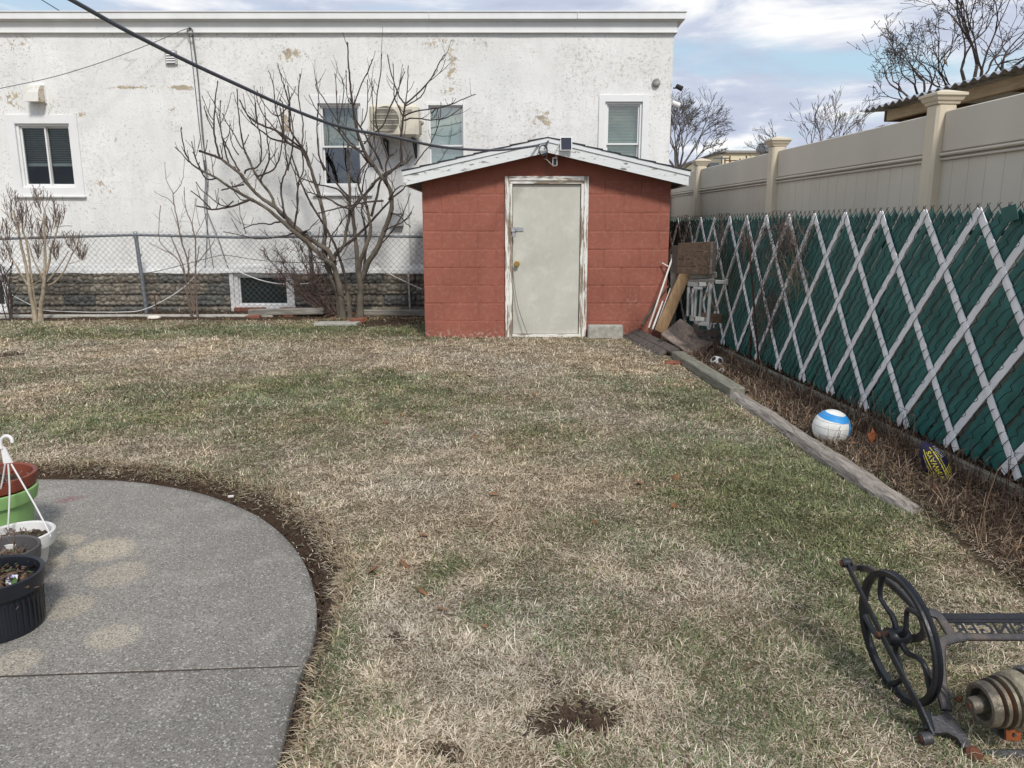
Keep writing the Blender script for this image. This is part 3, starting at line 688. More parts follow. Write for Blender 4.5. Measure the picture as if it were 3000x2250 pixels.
# parapet: cap, shadow step and lower board
zc0, zc1 = hz(62), hz(45)
mb = MB(); mb.box((HX0, HY-.13, zc0), (HX1+.12, HY+.5, zc1+.01)); mb.box((HX0, HY-.145, zc1+.01), (HX1+.135, HY+.5, zc1+.022)); mb.box((HX0, HY-.085, zc0-.012), (HX1+.07, HY+.4, zc0-.001))
mb.box((HX0, HY-.045, HTOP+.010), (HX1+.03, HY+.4, zc0-.013)); mb.box((HX0, HY-.052, HTOP-.004), (HX1+.036, HY+.4, HTOP+.009))
for xx in (W(293, 50, HY).x, W(1260, 50, HY).x, W(1690, 50, HY).x): mb.box((xx, HY-.149, zc0), (xx+.006, HY-.1, zc1+.02))
mb.build('parapet_trim', M_PARA, house)
def window_unit(q):
    x0, x1, z0, z1 = q['r']; kd = q['kind']; tw = q['trim']; f = MB(); y = HY
    if kd == 'base': y = HY-.075
    if tw:
        f.box((x0-tw, y-.022, z0-tw), (x0, y+.02, z1+tw)); f.box((x1, y-.022, z0-tw), (x1+tw, y+.02, z1+tw))
        f.box((x0+.0005, y-.020, z1), (x1-.0005, y+.02, z1+tw)); f.box((x0+.0005, y-.020, z0-tw), (x1-.0005, y+.02, z0))
        if kd != 'base': f.box((x0-tw-.02, y-.045, z0-tw-.02), (x1+tw+.02, y+.02, z0-tw-.001))
    fw = .032 if kd != 'base' else .055; yi = y+.035
    for a, b in (((x0, z0), (x0+fw, z1)), ((x1-fw, z0), (x1, z1)), ((x0+fw, z1-fw), (x1-fw, z1)), ((x0+fw, z0), (x1-fw, z0+fw))):
        f.box((a[0], y-.012 if not tw else yi-.02, a[1]), (b[0], yi+.06, b[1]))
    wo = f.build('window', M_VINYLW, house)
    X0, X1, Z0, Z1 = x0+fw, x1-fw, z0+fw, z1-fw; ys = yi+.01
    s_ = MB(); sw = .022
    def sash(a, b, c, d_, yy):
        s_.box((a, yy, c), (a+sw, yy+.03, d_)); s_.box((b-sw, yy, c), (b, yy+.03, d_)); s_.box((a+sw, yy, d_-sw), (b-sw, yy+.03, d_)); s_.box((a+sw, yy, c), (b-sw, yy+.03, c+sw))
        MB().box((a+sw, yy+.012, c+sw), (b-sw, yy+.018, d_-sw)).build('pane', GLS[kd], wo)
    zm = Z0+(Z1-Z0)*.5
    if kd == 'slider': xm = (X0+X1)/2; sash(X0, xm+.01, Z0, Z1, ys); sash(xm-.01, X1, Z0, Z1, ys+.032)
    elif kd == 'hung': zm = W(1000, 428, HY).z; sash(X0, X1, zm-.015, Z1, ys); sash(X0, X1, Z0, zm+.015, ys+.032)
    elif kd == 'shade': zm = W(1300, 424, HY).z; sash(X0, X1, zm-.02, Z1, ys); sash(X0, X1, Z0, zm+.02, ys+.032)
    elif kd == 'blind': zm = W(1820, 420, HY).z; sash(X0, X1, zm-.015, Z1, ys); sash(X0, X1, Z0, zm+.015, ys+.032)
    else: sash(X0, X1, Z0, Z1, ys)
    s_.build('sash', M_VINYLW, wo)
    # room behind
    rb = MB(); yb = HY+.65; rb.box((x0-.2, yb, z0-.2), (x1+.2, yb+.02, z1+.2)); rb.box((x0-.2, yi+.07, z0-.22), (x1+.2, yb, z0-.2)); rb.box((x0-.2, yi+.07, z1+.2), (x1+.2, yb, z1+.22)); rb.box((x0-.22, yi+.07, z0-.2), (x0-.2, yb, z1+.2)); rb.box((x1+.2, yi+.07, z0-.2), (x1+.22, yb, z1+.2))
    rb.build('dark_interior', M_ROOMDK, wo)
    bl = MB(); yb = yi+.10
    if kd == 'slider':
        zz = Z1-.01; zend = Z0+(Z1-Z0)*.40
        while zz > zend: bl.obox((X0, yb, zz), (X1-X0, 0, 0), (0, .020, -.016), (0, .001, .0015)); zz -= .030
        bl.box((X0, yb-.005, zend-.05), (X1, yb+.03, zend-.01)); bl.build('blind', M_BLIND, wo)
    elif kd == 'blind':
        zz = Z1-.01
        while zz > Z0: bl.obox((X0, yb, zz), (X1-X0, 0, 0), (0, .022, -.034), (0, .002, .002)); zz -= .042
        bl.build('blind', M_BLINDG, wo)
    elif kd == 'shade': bl.box((X0, yb, Z0), (X1, yb+.004, Z1)).build('shade', M_SHADE, wo)
    elif kd == 'hung': bl.box((X0, yb, zm), (X1, yb+.004, Z1)); bl.build('curtain', M_CURTAIN, wo)
    elif kd == 'base':
        b2 = MB(); b2.box((X0, ys+.034, Z0), (X1, ys+.038, Z1)).build('screen', mat('screen_mesh', (.035, .045, .05), .7), wo)
    return wo
for q in wins: window_unit(q)
# stone base with real relief
def stones():
    holes = [(q['r'][0]-.055, q['r'][1]+.055, q['r'][2]-.055, q['r'][3]+.055) for q in base_w]
    x, z, Fc = wall_grid(-7.2, HX1+.02, -.08, ZB-.002, holes, .014, HY)
    ch = (ZB+.02)/4.0; row = np.floor((ZB+.005-z)/ch); fr = ((ZB+.005-z)/ch) % 1.0
    bw = .46; xo = x+(row % 2)*.21; bi = np.floor(xo/bw); fx = (xo/bw) % 1.0
    sp = .072; r1 = np.random.default_rng(5); JX = r1.random((97, 97)); JZ = r1.random((97, 97)); JV = r1.random((97, 97))
    gx = np.floor(x/sp).astype(int); gz = np.floor(z/sp).astype(int); f1 = np.full(x.shape, 9.); f2 = f1.copy(); idv = np.zeros(x.shape)
    for i in (-1, 0, 1):
        for j in (-1, 0, 1):
            a, b = (gx+i) % 97, (gz+j) % 97; cx = (gx+i+.15+.7*JX[a, b])*sp; cz = (gz+j+.15+.7*JZ[a, b])*sp
            d_ = np.hypot(x-cx, (z-cz)*1.1); m_ = d_ < f1; f2 = np.where(m_, f1, np.minimum(f2, d_)); idv = np.where(m_, JV[a, b], idv); f1 = np.where(m_, d_, f1)
    cell = sstep(.0, .026, f2-f1); bump_ = cell*(1-(f1/sp)**2*.6)
    edge_ = sstep(0, .09, np.minimum(fr, 1-fr))*sstep(0, .035, np.minimum(fx, 1-fx))
    top = sstep(.10, .16, fr)                     # smooth ledge at the head of every course
    h = .040*edge_+.034*bump_*edge_*top
    rb = np.random.default_rng(8).random((64, 256)); bv = rb[row.astype(int) % 64, bi.astype(int) % 256]
    tone = np.where(bv[:, None] < .42, np.array((.12, .125, .118)), np.where(bv[:, None] < .8, np.array((.23, .20, .155)), np.array((.28, .24, .18))))
    col = tone*(.62+.8*idv)[:, None]
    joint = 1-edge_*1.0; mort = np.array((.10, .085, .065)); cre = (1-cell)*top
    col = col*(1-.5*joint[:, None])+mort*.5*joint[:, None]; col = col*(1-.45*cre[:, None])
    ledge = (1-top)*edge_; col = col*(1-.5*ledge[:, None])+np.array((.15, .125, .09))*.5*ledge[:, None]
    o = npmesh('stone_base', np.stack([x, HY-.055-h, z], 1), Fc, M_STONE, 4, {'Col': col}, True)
    o.data.transform(Matrix.Translation(-house.location)); o.parent = house
    mb = MB(); pts = []   # ragged lower edge of the stucco lapping over the stone
    n = 400; zs_ = [ZB-.004-.03*vn for vn in fbm(np.linspace(-7.2, HX1, n), np.zeros(n), 4, 3, 12)]
    xs_ = np.linspace(-7.2, HX1+.02, n); vs = []
    for xx, zz in zip(xs_, zs_): vs += [(xx, HY-.12, zz), (xx, HY-.105, ZB+.03), (xx, HY+.0, ZB+.10)]
    fs = []
    for i in range(n-1): fs += [(3*i, 3*i+3, 3*i+4, 3*i+1), (3*i+1, 3*i+4, 3*i+5, 3*i+2)]
    mb.add(vs, fs); mb.build('stucco_skirt', M_STUCCO, house, True)
stones()
for q in base_w: window_unit(q)
mb = MB()
for i in range(9):
    for j in range(3):
        if (i, j) in ((4, 2), (5, 2)): continue
        a = W(690, 915, HY-.10); mb.box((a.x+.11*i+(j % 2)*.03, HY-.16, .0+.05*(j)-.02), (a.x+.11*i+.104+(j % 2)*.03, HY-.06, .0+.05*(j+1)-.024))
mb.build('brick_sill', M_BRICK, house)
# vents and little things on the wall
a = W(88, 252, HY); b = W(136, 303, HY); x0, x1, z1, z0 = a.x, b.x, a.z, b.z
vo = MB().box((x0-.01, HY-.02, z0), (x1+.01, HY+.01, z1+.02)).build('hood_vent', M_PARA, house)
prof = [(0, z1), (.06, z1), (.11, z1-.03), (.15, z1-.10), (.17, z0)]
mb = MB(); mb.prism([(x0, HY-p[0]-.02, p[1]) for p in prof]+[(x0, HY-.02, z0+.01)], (x1-x0, 0, 0)); mb.build('vent_hood', mat('aged_vent_paint', (.55, .53, .47), .6, col2=(.66, .65, .6), vscale=8), vo)
MB().prism([(x1, HY-p[0]-.02, p[1]) for p in prof]+[(x1, HY-.02, z0+.01)], (.004, 0, 0)).build('rusty_side', mat('vent_rust', (.42, .27, .15), .8, col2=(.62, .58, .50), cut=(.35, .5), vscale=14), vo)
a = W(486, 151, HY); b = W(519, 187, HY)
mb = MB(); mb.box((a.x-.01, HY-.025, b.z-.01), (b.x+.01, HY+.01, a.z+.01)); lo = mb.build('louvre_vent', mat('old_vent_frame', (.42, .42, .40), .7), house)
mb = MB(); n = 5
for i in range(n): zz = b.z+(a.z-b.z)*i/n; mb.obox((a.x+.012, HY-.05, zz+.006), (b.x-a.x-.024, 0, 0), (0, .022, (a.z-b.z)/n-.008), (0, .004, 0))
mb.build('louvre', M_VINYLW, lo)
a = W(1922, 243, HY); MB().lathe((a.x, HY, a.z), (0, -1, 0), [(0, .055), (.03, .055), (.05, .045), (.06, .02)], 20).build('conduit_cover', mat('corroded_metal', (.2, .2, .19), .9, col2=(.42, .41, .38), cut=(.4, .6), vscale=30, bump=.8), house, True)
a = W(1148, 625, HY); b = W(1183, 662, HY); MB().box((a.x, HY-.10, b.z), (b.x, HY, a.z)).box((a.x-.01, HY-.11, a.z-.01), (b.x+.01, HY, a.z)).build('meter_box', mat('grey_box', (.33, .34, .34), .6), house)
a = W(410, 733, HY); MB().box((a.x-.03, HY-.03, a.z-.055), (a.x+.03, HY, a.z+.055)).build('outlet_cover', M_PARA, house)
mb = MB(); a = W(1196, 470, HY); b = W(1206, 790, HY); mb.tube([(a.x, HY-.02, hz(400)), (a.x, HY-.02, b.z)], .012, 6); mb.build('conduit', mat('painted_conduit', (.55, .56, .56), .6), house)
mb = MB(); a = W(1196, 795, HY-.13); mb.tube([(a.x, HY-.13, a.z), (a.x+.01, HY-.13, .03)], .013, 6); mb.build('drain_pipe', M_CABW, house)
# side lamps on the right hand corner
a = W(1972, 258, HY+.3); sl_ = empty('security_light', a, 'small dark spotlight on the right hand corner of the white house', 'light')
MB().tube([a, a+Vector((.06, 0, .0))], .01, 6).build('arm', M_AXBK, sl_); MB().lathe(a+Vector((.04, 0, .03)), (.8, -.3, -.45), [(0, .02), (.01, .032), (.09, .036), (.10, .036)], 14).build('lamp_head', M_AXBK, sl_)
a = W(1970, 300, HY+.3); sl_ = empty('corner_camera', a, 'white bullet camera with two aerials on the corner below the spotlight', 'camera')
MB().lathe(a, (.8, -.3, -.4), [(0, .02), (.01, .034), (.10, .034), (.12, .03)], 14).build('camera_body', M_VINYLW, sl_); MB().tube([a, a+Vector((.09, 0, .12))], .004, 4).tube([a, a+Vector((.05, 0, .14))], .004, 4).build('aerials', M_VINYLW, sl_)

# air conditioner on bracket
a = W(1079, 304, HY-.42); b = W(1226, 401, HY-.42); ax0, ax1, az0, az1 = a.x, b.x, b.z, a.z; yf = HY-.42
ac = empty('air_conditioner', ((ax0+ax1)/2, HY-.2, az0), 'beige outdoor air conditioner with round grille on a black wall bracket', 'air conditioner')
cx, cz, gr = ax0+.28*(ax1-ax0)+.04, (az0+az1)/2+.01, .175
mb = MB(); mb.cbox((ax0, yf+.01, az0), (ax1-ax0, 0, 0), (0, .30, 0), (0, 0, az1-az0)); mb.build('casing', M_BEIGE, ac)
mb = MB(); mb.lathe((cx, yf+.012, cz), (0, -1, 0), [(0, gr), (.004, gr)], 40); mb.build('fan_opening', M_AXBK, ac)
mb = MB()
for i in range(-15, 16):
    xx = i*gr/16; hh = math.sqrt(max(0, gr*gr-xx*xx)); mb.box((cx+xx-.0016, yf-.006, cz-hh), (cx+xx+.0016, yf-.002, cz+hh))
for i in range(-2, 3):
    zz = i*gr/2.6; hh = math.sqrt(max(0, gr*gr-zz*zz))*1.02; mb.box((cx-hh, yf-.012, cz+zz-.004), (cx+hh, yf-.0065, cz+zz+.004))
mb.build('fan_grille', M_BEIGE, ac)
mb = MB(); mb.box((ax0+.02, yf+.003, az0+.03), (ax0+.026, yf+.009, az1-.03)); mb.box((ax0+.42, yf+.003, az0+.03), (ax0+.426, yf+.009, az1-.03)); mb.box((ax0+.026, yf+.003, az0+.03), (ax0+.42, yf+.009, az0+.036)); mb.build('panel_seam', mat('beige_seam', (.42, .37, .29)), ac)
mb = MB()
for i in range(5):
    for j in range(2): mb.box((ax0+.50+i*.016, yf+.004, az1-.085-j*.022), (ax0+.511+i*.016, yf+.008, az1-.072-j*.022))
mb.build('maker_plate', mat('plate_grey', (.18, .17, .15)), ac)
mb = MB(); mb.lathe((ax1+.001, yf+.2, az1-.22), (1, 0, 0), [(0, .03), (.03, .03), (.05, .015)], 12); mb.box((ax1+.001, yf+.12, az0+.05), (ax1+.02, yf+.22, az0+.22)); mb.build('valve_cover', mat('valve', (.3, .27, .22)), ac)
for xx in (ax0+.16, ax1-.10):
    mb = MB(); mb.box((xx, yf+.02, az0-.03), (xx+.03, HY-.001, az0-.002)); mb.box((xx+.002, HY-.03, az0-.24), (xx+.028, HY-.001, az0-.03)); mb.prism([(xx+.004, yf+.06, az0-.03), (xx+.004, yf+.10, az0-.03), (xx+.004, HY-.03, az0-.20), (xx+.004, HY-.03, az0-.24)], (.02, 0, 0)); mb.build('wall_bracket', M_AXBK, ac)

# ---------------------------------------------------------------- chain link fence in front of the house
FY = 10.7; FZ = W(400, 688, FY).z
cf = empty('chain_link_fence', (-3, FY, 0), 'galvanised chain link fence with round top rail in front of the white house', 'fence')
mb = MB(); XL, XR = -7.2, -.98
mb.tube([(XL, FY, FZ-.06), (W(400, 690, FY).x, FY, FZ+.0), (W(700, 690, FY).x, FY, FZ-.035), (-2.2, FY, FZ-.01), (XR, FY, FZ-.03)], .0185, 10); mb.build('top_rail', M_GALV, cf, True)
for px in (-300, 396, 905):
    xx = W(px, 690, FY).x; lean = .05 if px == 396 else .02; mb = MB(); mb.tube([(xx+lean, FY+.03, -.1), (xx, FY+.015, FZ+.02)], .027, 12); mb.lathe((xx, FY+.012, FZ+.0), (0, 0, 1), [(-.05, .031), (.0, .031), (.03, .028), (.05, .012)], 12)
    mb.build('post', M_GALV, cf, True)
mb = MB(); cw = .078; rows = int((FZ+.03)/ (cw/2)); n = int((XR-XL)/cw)
for i in range(n+1):
    for sg in (1, -1):
        mb.tube([(XL+i*cw+(sg*cw/2 if j % 2 else 0), FY-.022+.004*sg*(1 if j % 2 else -1), FZ+.045-j*cw/2*1.02) for j in range(rows+1)], .0026, 3, False)
mb.build('wire_mesh', M_WIRE, cf)
# kerb strips, timbers, stones by the fence
o = MB().cbox((-7.2, 10.36, -.02), (3.95, .05, 0), (0, .10, 0), (0, 0, .115)).build('kerb_strip', M_CONC2); tag(o, 'thin pale concrete edging strip running under the far left of the chain link fence', 'edging')
o = MB().cbox((W(500, 938, 10.4).x, 10.42, -.02), (1.05, -.03, 0), (0, .08, 0), (0, 0, .11)).build('kerb_strip', M_CONC2); tag(o, 'short pale concrete edging strip between fence post and thin bare bush', 'edging')
a = W(730, 925, 10.45); b = W(950, 912, 10.45); o = MB().cbox((a.x, 10.4, .075), (b.x-a.x, .03, .02), (0, .10, 0), (0, 0, .09)).build('timber_beam', M_TIMB); tag(o, 'weathered brown beam propped on bricks below the basement window', 'beam', 'weathered beams under the wire fence')
a = W(1055, 925, 10.5); o = MB().cbox((a.x, 10.5, .05), (1.02, -.02, 0), (0, .09, 0), (0, 0, .10)).build('timber_beam', M_TIMB); tag(o, 'weathered brown beam between the fig tree and the red shed', 'beam', 'weathered beams under the wire fence')
for i, (px, py, r_, lb) in enumerate(((740, 938, .0, 'loose red brick under the left end of the propped beam'), (850, 936, .2, 'broken red brick under the right end of the propped beam'), (1052, 948, .5, 'rough old brick beside the foot of the fig tree'))):
    p = G(px, py, .03); c, s_ = math.cos(r_), math.sin(r_); o = MB().cbox((p.x-.1, p.y, .02), (.2*c, .2*s_, .01), (-.09*s_, .09*c, .0), (0, 0, .065)).build('brick', M_BRICK); tag(o, lb, 'brick', 'loose bricks by the wire fence')
p = G(985, 950, .03); o = MB().cbox((p.x-.27, p.y-.08, .0), (.54, .0, 0), (.02, .22, 0), (0, 0, .055)).build('flat_stone', M_CONC2); tag(o, 'flat grey paving stone lying in front of the fig tree trunks', 'stone')
p = W(452, 930, 10.35); mb = MB(); mb.lathe((p.x, 10.35, .05), (1, 0, 0), [(-.09, .015), (-.07, .038), (0, .045), (.07, .04), (.09, .012)], 10); tag(mb.build('white_stone', mat('chalky_stone', (.66, .60, .52), .9, var=.1, vscale=20), None, True), 'small whitish stone at the foot of the fence post', 'stone')
p = W(458, 900, 10.5); o = MB().tube([(p.x, 10.5, 0), (p.x-.01, 10.5, .38)], .009, 6).build('rusty_stake', M_RUST); tag(o, 'thin rusty stake behind the whitish stone at the wire fence', 'stake')

# cables
def cable(name, pts, r, m, label, cat='cable', n=5): o = MB().tube(smooth_pts(pts, 5), r, n).build(name, m, None, True); tag(o, label, cat); return o
def cpx(lst, ox, oy, sc, Y): return [W(ox+x_*sc, oy+y_*sc, Y) for x_, y_ in lst]
k1 = cpx([(110, 1150), (300, 1250), (430, 1295), (800, 1375), (950, 1368), (1100, 1350), (1300, 1295), (1500, 1210), (1700, 1080), (1850, 930), (1990, 800)], 0, 500, .3165, FY-.06)+cpx([(270, 755), (500, 850), (700, 890), (900, 890), (1000, 875), (1150, 830), (1390, 735), (1540, 665), (1700, 790), (1880, 880), (2010, 940)], 600, 550, .3165, FY-.06)
for p in k1: p.z = max(p.z, .105)
cable('hanging_cable', k1, .007, M_CABW, 'white cable looping along the wire fence in long sagging curves')
k2 = cpx([(530, 1045), (800, 1030), (1250, 965), (1500, 920), (1850, 830), (1990, 795)], 0, 500, .3165, FY+.08)+cpx([(200, 625), (500, 670), (800, 690), (1100, 690), (1400, 650)], 600, 550, .3165, FY+.08)
cable('slack_wire', k2, .005, M_THINW, 'thin slack grey wire strung above the stone base behind the wire fence', 'wire')
for i, l in enumerate(([(1752, 310), (1770, 480), (1800, 760), (1845, 1180), (1900, 1659)], [(1775, 310), (1810, 560), (1840, 830), (1870, 1240), (1925, 1659)], [(1785, 310), (1825, 620), (1850, 900), (1885, 1300), (1912, 1659)])):
    q = cpx(l, 0, 0, .3165, HY-.05)+[W(598+4*i, 600, HY-.05), W([612, 640, 606][i], 700, HY-.05), W([626, 670, 600][i], 790, HY-.08)]
    cable('drop_wire', q, .0055, M_THINW, ['leftmost of the three drop wires running down the white house wall', 'drop wire that swings furthest right at the bottom of the white wall', 'middle drop wire running down the white house wall'][i], 'wire')
cable('thin_service_wire', [W(-60, 272, HY-.9), W(0, 259, HY-.8), W(158, 225, HY-.6), W(316, 176, HY-.4), W(459, 121, HY-.2), W(531, 90, HY-.1), W(552, 83, HY-.06)], .005, M_THINW, 'thin wire rising to the bracket under the parapet of the white house', 'wire')
a = W(556, 85, HY-.06); mb = MB()
for i in range(3): mb.tube([a+Vector((.04*math.cos(t_)+.004*i, -.01*i, .055*math.sin(t_)-.04)) for t_ in np.linspace(0, 6.28, 14)], .005, 5)
mb.tube([a+Vector((0, .06, .02)), a], .012, 6); tag(mb.build('wire_bracket', M_THINW), 'small bracket with coiled wire ends under the parapet', 'bracket')
cable('far_wire', [W(100, -12, 14), W(123, 0, 14), W(193, 43, 14.6), W(260, 84, 15)], .008, M_THINW, 'short black wire above the parapet at the top left', 'wire')
bp = [(210-60, -30), (210, 0), (320, 62), (400, 105), (555, 183), (700, 250), (850, 318), (1000, 372), (1150, 401), (1272, 427), (1360, 437), (1451, 440), (1530, 433), (1592, 423)]
q = []
for px, py in bp:
    u = (px-210)/(1592-210); iz = (1/3.7)*(1-u)+(1/8.30)*u; q.append(P(px, py, 1/iz))
cable('overhead_cable', q, .0115, M_CABLE, 'thick dark cable sagging down across the picture to the shed gable', 'cable', 8)
# ---------------------------------------------------------------- red shed
SY = 8.75; sx0, sx1, sze = -.995, 1.755, 1.765; scx = .38; spk = 2.10
shed = empty('shed', (scx, SY, 0), 'red painted concrete block shed with pale door and low white gable', 'shed')
dx0 = W(1501, 760, SY).x; dx1 = W(1699, 760, SY).x; dzt = W(1600, 539, SY).z; dzb = W(1600, 983, SY).z
tw = .082
x, z, Fc = wall_grid(sx0, sx1, -.06, sze, [(dx0-.02, dx1+.02, -.1, dzt+.02)], .008, SY)
ch = .2005; row = np.floor((z-.012)/ch); fz = ((z-.012)/ch) % 1.0; xo = x-sx0+np.where(row % 2 == 0, 0, .2); bi = np.floor(xo/.405); fx = (xo/.405) % 1.0
dzj = np.minimum(fz, 1-fz)*ch; dxj = np.minimum(fx, 1-fx)*.405
j_ = np.minimum(dzj, np.where(fbm(x*3, row*7.7, 1, 1, 3) > -1, dxj, 9))
gd = 1-sstep(.001, .0085, j_+(fbm(x, z, 9, 2, 8)-.5)*.003)
dep = gd*np.where(dzj < dxj, .006, .011)*(.45+.9*fbm(x, z, 1.3, 2, 31))
bvv = np.random.default_rng(3).random((64, 64))[row.astype(int) % 64, bi.astype(int) % 64]
y = SY+dep+(fbm(x, z, 1.2, 2, 30)-.5)*.008+(fbm(x, z, 30, 2, 33)-.5)*.003+bvv*.004
wear = (1-sstep(.0, .16, z))*.9+.12+.2*np.exp(-((z-.42)/.1)**2-((x-1.35)/.1)**2)
o = npmesh('block_wall', np.stack([x, y, z], 1), Fc, M_RED, 4, {'wear': wear}, True); o.data.transform(Matrix.Translation(-shed.location)); o.parent = shed
MB().box((sx0, SY+.01, -.05), (sx0+.15, 10.45, sze+.05)).box((sx1-.15, SY+.01, -.05), (sx1, 10.45, sze+.05)).box((sx0+.15, 10.3, -.05), (sx1-.15, 10.45, sze+.05)).build('side_wall', M_RED, shed)
mb = MB(); mb.prism([(sx0+.003, SY-.002, sze+.001), (sx1-.003, SY-.002, sze+.001), (scx, SY-.002, spk+.02)], (0, .06, 0)); mb.build('gable_panel', M_RED, shed)
MB().box((scx-.004, SY-.004, dzt+.09), (scx+.001, SY-.001, spk-.05)).build('panel_seam', M_SOFFIT, shed)
MB().box((dx0-.15, SY-.05, -.06), (dx1+.15, SY+.06, .012)).build('door_step', M_RED, shed)
MB().box((sx0-.02, SY-.025, -.06), (dx0-.15, SY+.0, .02)).build('footing', M_RED, shed)
# roof slopes
ya = SY-.21; yb = 10.6; ezl, ezr = 1.755, 1.755; xl, xr = -1.165, 1.90; th = .145
def slope(x, side): return spk-(abs(x-scx)/( (scx-xl) if side < 0 else (xr-scx)))*(spk-ezl)-.055
rb_ = MB(); fa = MB(); dr = MB(); sh = MB(); so_ = MB()
for sgn, xe in ((-1, xl), (1, xr)):
    zp, ze = slope(scx, sgn), slope(xe, sgn)
    def q(x_, dz, y_): return (x_, y_, slope(x_, sgn)+dz)
    # fascia board (rake)
    fa.prism([q(scx, 0, ya), q(xe, 0, ya), q(xe, .105, ya), q(scx, .105, ya)], (0, .02, 0))
    dr.prism([q(scx, .107, ya-.012), q(xe+sgn*.012, .107, ya-.012), q(xe+sgn*.012, .150, ya-.012), q(scx, .150, ya-.012)], (0, .03, 0))
    so_.prism([q(scx, .012, ya+.021), q(xe-sgn*.02, .012, ya+.021), q(xe-sgn*.02, .03, ya+.021), q(scx, .03, ya+.021)], (0, yb-ya, 0))
    fa.prism([q(xe, 0, ya+.022), q(xe-sgn*.02, 0, ya+.022), q(xe-sgn*.02, .10, ya+.022), q(xe, .10, ya+.022)], (0, yb-ya-.03, 0))
    L = abs(xe-scx); ns = 8
    for i in range(ns):   # shingle courses, slightly stepped
        xa = scx+sgn*L*i/ns; xb = scx+sgn*(L*(i+1)/ns+.02)
        sh.prism([q(xa, .152-.002, ya-.02), (xb, ya-.02, slope(xb, sgn)+.156), (xb, ya-.02, slope(xb, sgn)+.170), q(xa, .158, ya-.02)], (0, yb-ya, 0))
fa.build('fascia', M_FASCIA, shed); dr.build('drip_board', mat('drip_board_paint', (.66, .68, .68), .6, var=.08, vscale=3), shed); so_.build('soffit', M_SOFFIT, shed); sh.build('shingle_roof', M_SHINGLE, shed)
# door, frame
fr = MB(); frh = MB(); x0, x1, zt = dx0, dx1, dzt
fr.cbox((x0-tw, SY-.035, -.0), (tw*.62, 0, 0), (0, .05, 0), (0, 0, zt+tw)); fr.cbox((x0-tw*.38, SY-.022, -.0), (tw*.38, 0, 0), (0, .05, 0), (0, 0, zt))
fr.cbox((x1+tw*.38, SY-.035, -.0), (tw*.62, 0, 0), (0, .05, 0), (0, 0, zt+tw)); fr.cbox((x1, SY-.022, -.0), (tw*.38, 0, 0), (0, .05, 0), (0, 0, zt))
frh.cbox((x0-tw*.38, SY-.034, zt+tw*.40), (x1-x0+tw*.76, 0, 0), (0, .05, 0), (0, 0, tw*.60)); frh.cbox((x0-tw*.3, SY-.022, zt), (x1-x0+tw*.6, 0, 0), (0, .05, 0), (0, 0, tw*.40))
do = MB().cbox((x0+.003, SY+.012, dzb+.02), (x1-x0-.006, 0, 0), (0, .04, 0), (0, 0, zt-dzb-.023)).build('door', M_DOOR, shed)
fo = fr.build('door_frame', M_PEEL, shed); frh.build('frame_head', M_PEELH, fo)
MB().box((x0, SY-.02, .0), (x1, SY+.05, dzb+.018)).build('threshold', M_PEELH, shed)
p = W(1514, 773, SY); MB().lathe((p.x, SY+.012, p.z), (0, -1, 0), [(0, .033), (.006, .033), (.010, .014), (.03, .013), (.036, .026), (.055, .028), (.064, .02)], 24).build('door_knob', M_BRASS, do, True)
p = W(1522, 672, SY); mb = MB(); mb.cbox((p.x-.035, SY+.002, p.z-.022), (.078, 0, 0), (0, .010, 0), (0, 0, .045)); mb.cbox((p.x-.095, SY-.045, p.z-.026), (.05, 0, 0), (0, .03, 0), (0, 0, .05)); mb.tube([(p.x-.075, SY-.05, p.z+.0), (p.x-.075, SY-.06, p.z-.03), (p.x-.06, SY-.06, p.z-.05)], .006, 6); mb.box((p.x-.045, SY-.02, p.z-.012), (p.x-.03, SY+.004, p.z+.012)); mb.build('hasp', M_CHROME, do)
p = W(1505, 688, SY-.06); tag(MB().cbox((p.x-.018, SY-.075, p.z-.022), (.038, 0, 0), (0, .02, 0), (0, 0, .04)).tube([p+Vector((-.010, 0, .018)), p+Vector((-.010, 0, .045)), p+Vector((.010, 0, .045)), p+Vector((.010, 0, .018))], .004, 6).build('padlock', M_CHROME), 'small steel padlock hanging from the hasp of the shed door', 'padlock')
p = [W(1503, 785, SY-.02), W(1506, 830, SY-.03), W(1517, 895, SY-.05), W(1532, 943, SY-.07), W(1545, 977, SY-.09)]
cable('thin_rod', p, .005, mat('grey_rod', (.22, .21, .19)), 'thin bent grey rod leaning against the shed door', 'rod')
# solar panel, camera, coil
a = W(1642, 400, SY-.25); b = W(1676, 441, SY-.25); po_ = empty('solar_panel', ((a.x+b.x)/2, SY-.2, b.z), 'small dark solar panel standing on the right slope of the shed gable', 'solar panel')
MB().cbox((a.x, SY-.27, b.z), (b.x-a.x, 0, 0), (0, .014, .0), (0, .05, a.z-b.z)).build('frame', M_VINYLW, po_)
MB().obox((a.x+.008, SY-.2715, b.z+.008), (b.x-a.x-.016, 0, 0), (0, .003, 0), (0, .0445, a.z-b.z-.016)).build('cells', M_SOLAR, po_)
MB().tube([(a.x+.06, SY-.24, b.z+.08), (a.x+.06, SY-.12, b.z+.01)], .01, 6).build('mount', M_VINYLW, po_)
a = W(1618, 462, SY-.10); b = W(1632, 487, SY-.10); cm = empty('security_camera', ((a.x+b.x)/2, SY-.05, b.z), 'small white security camera with black face under the shed gable', 'camera')
MB().cbox((a.x, SY-.16, b.z), (b.x-a.x, 0, 0), (0, .09, 0), (0, 0, a.z-b.z)).build('camera_body', M_VINYLW, cm)
MB().box((a.x+.008, SY-.163, b.z+.010), (b.x-.008, SY-.159, a.z-.014)).build('lens_face', M_AXBK, cm)
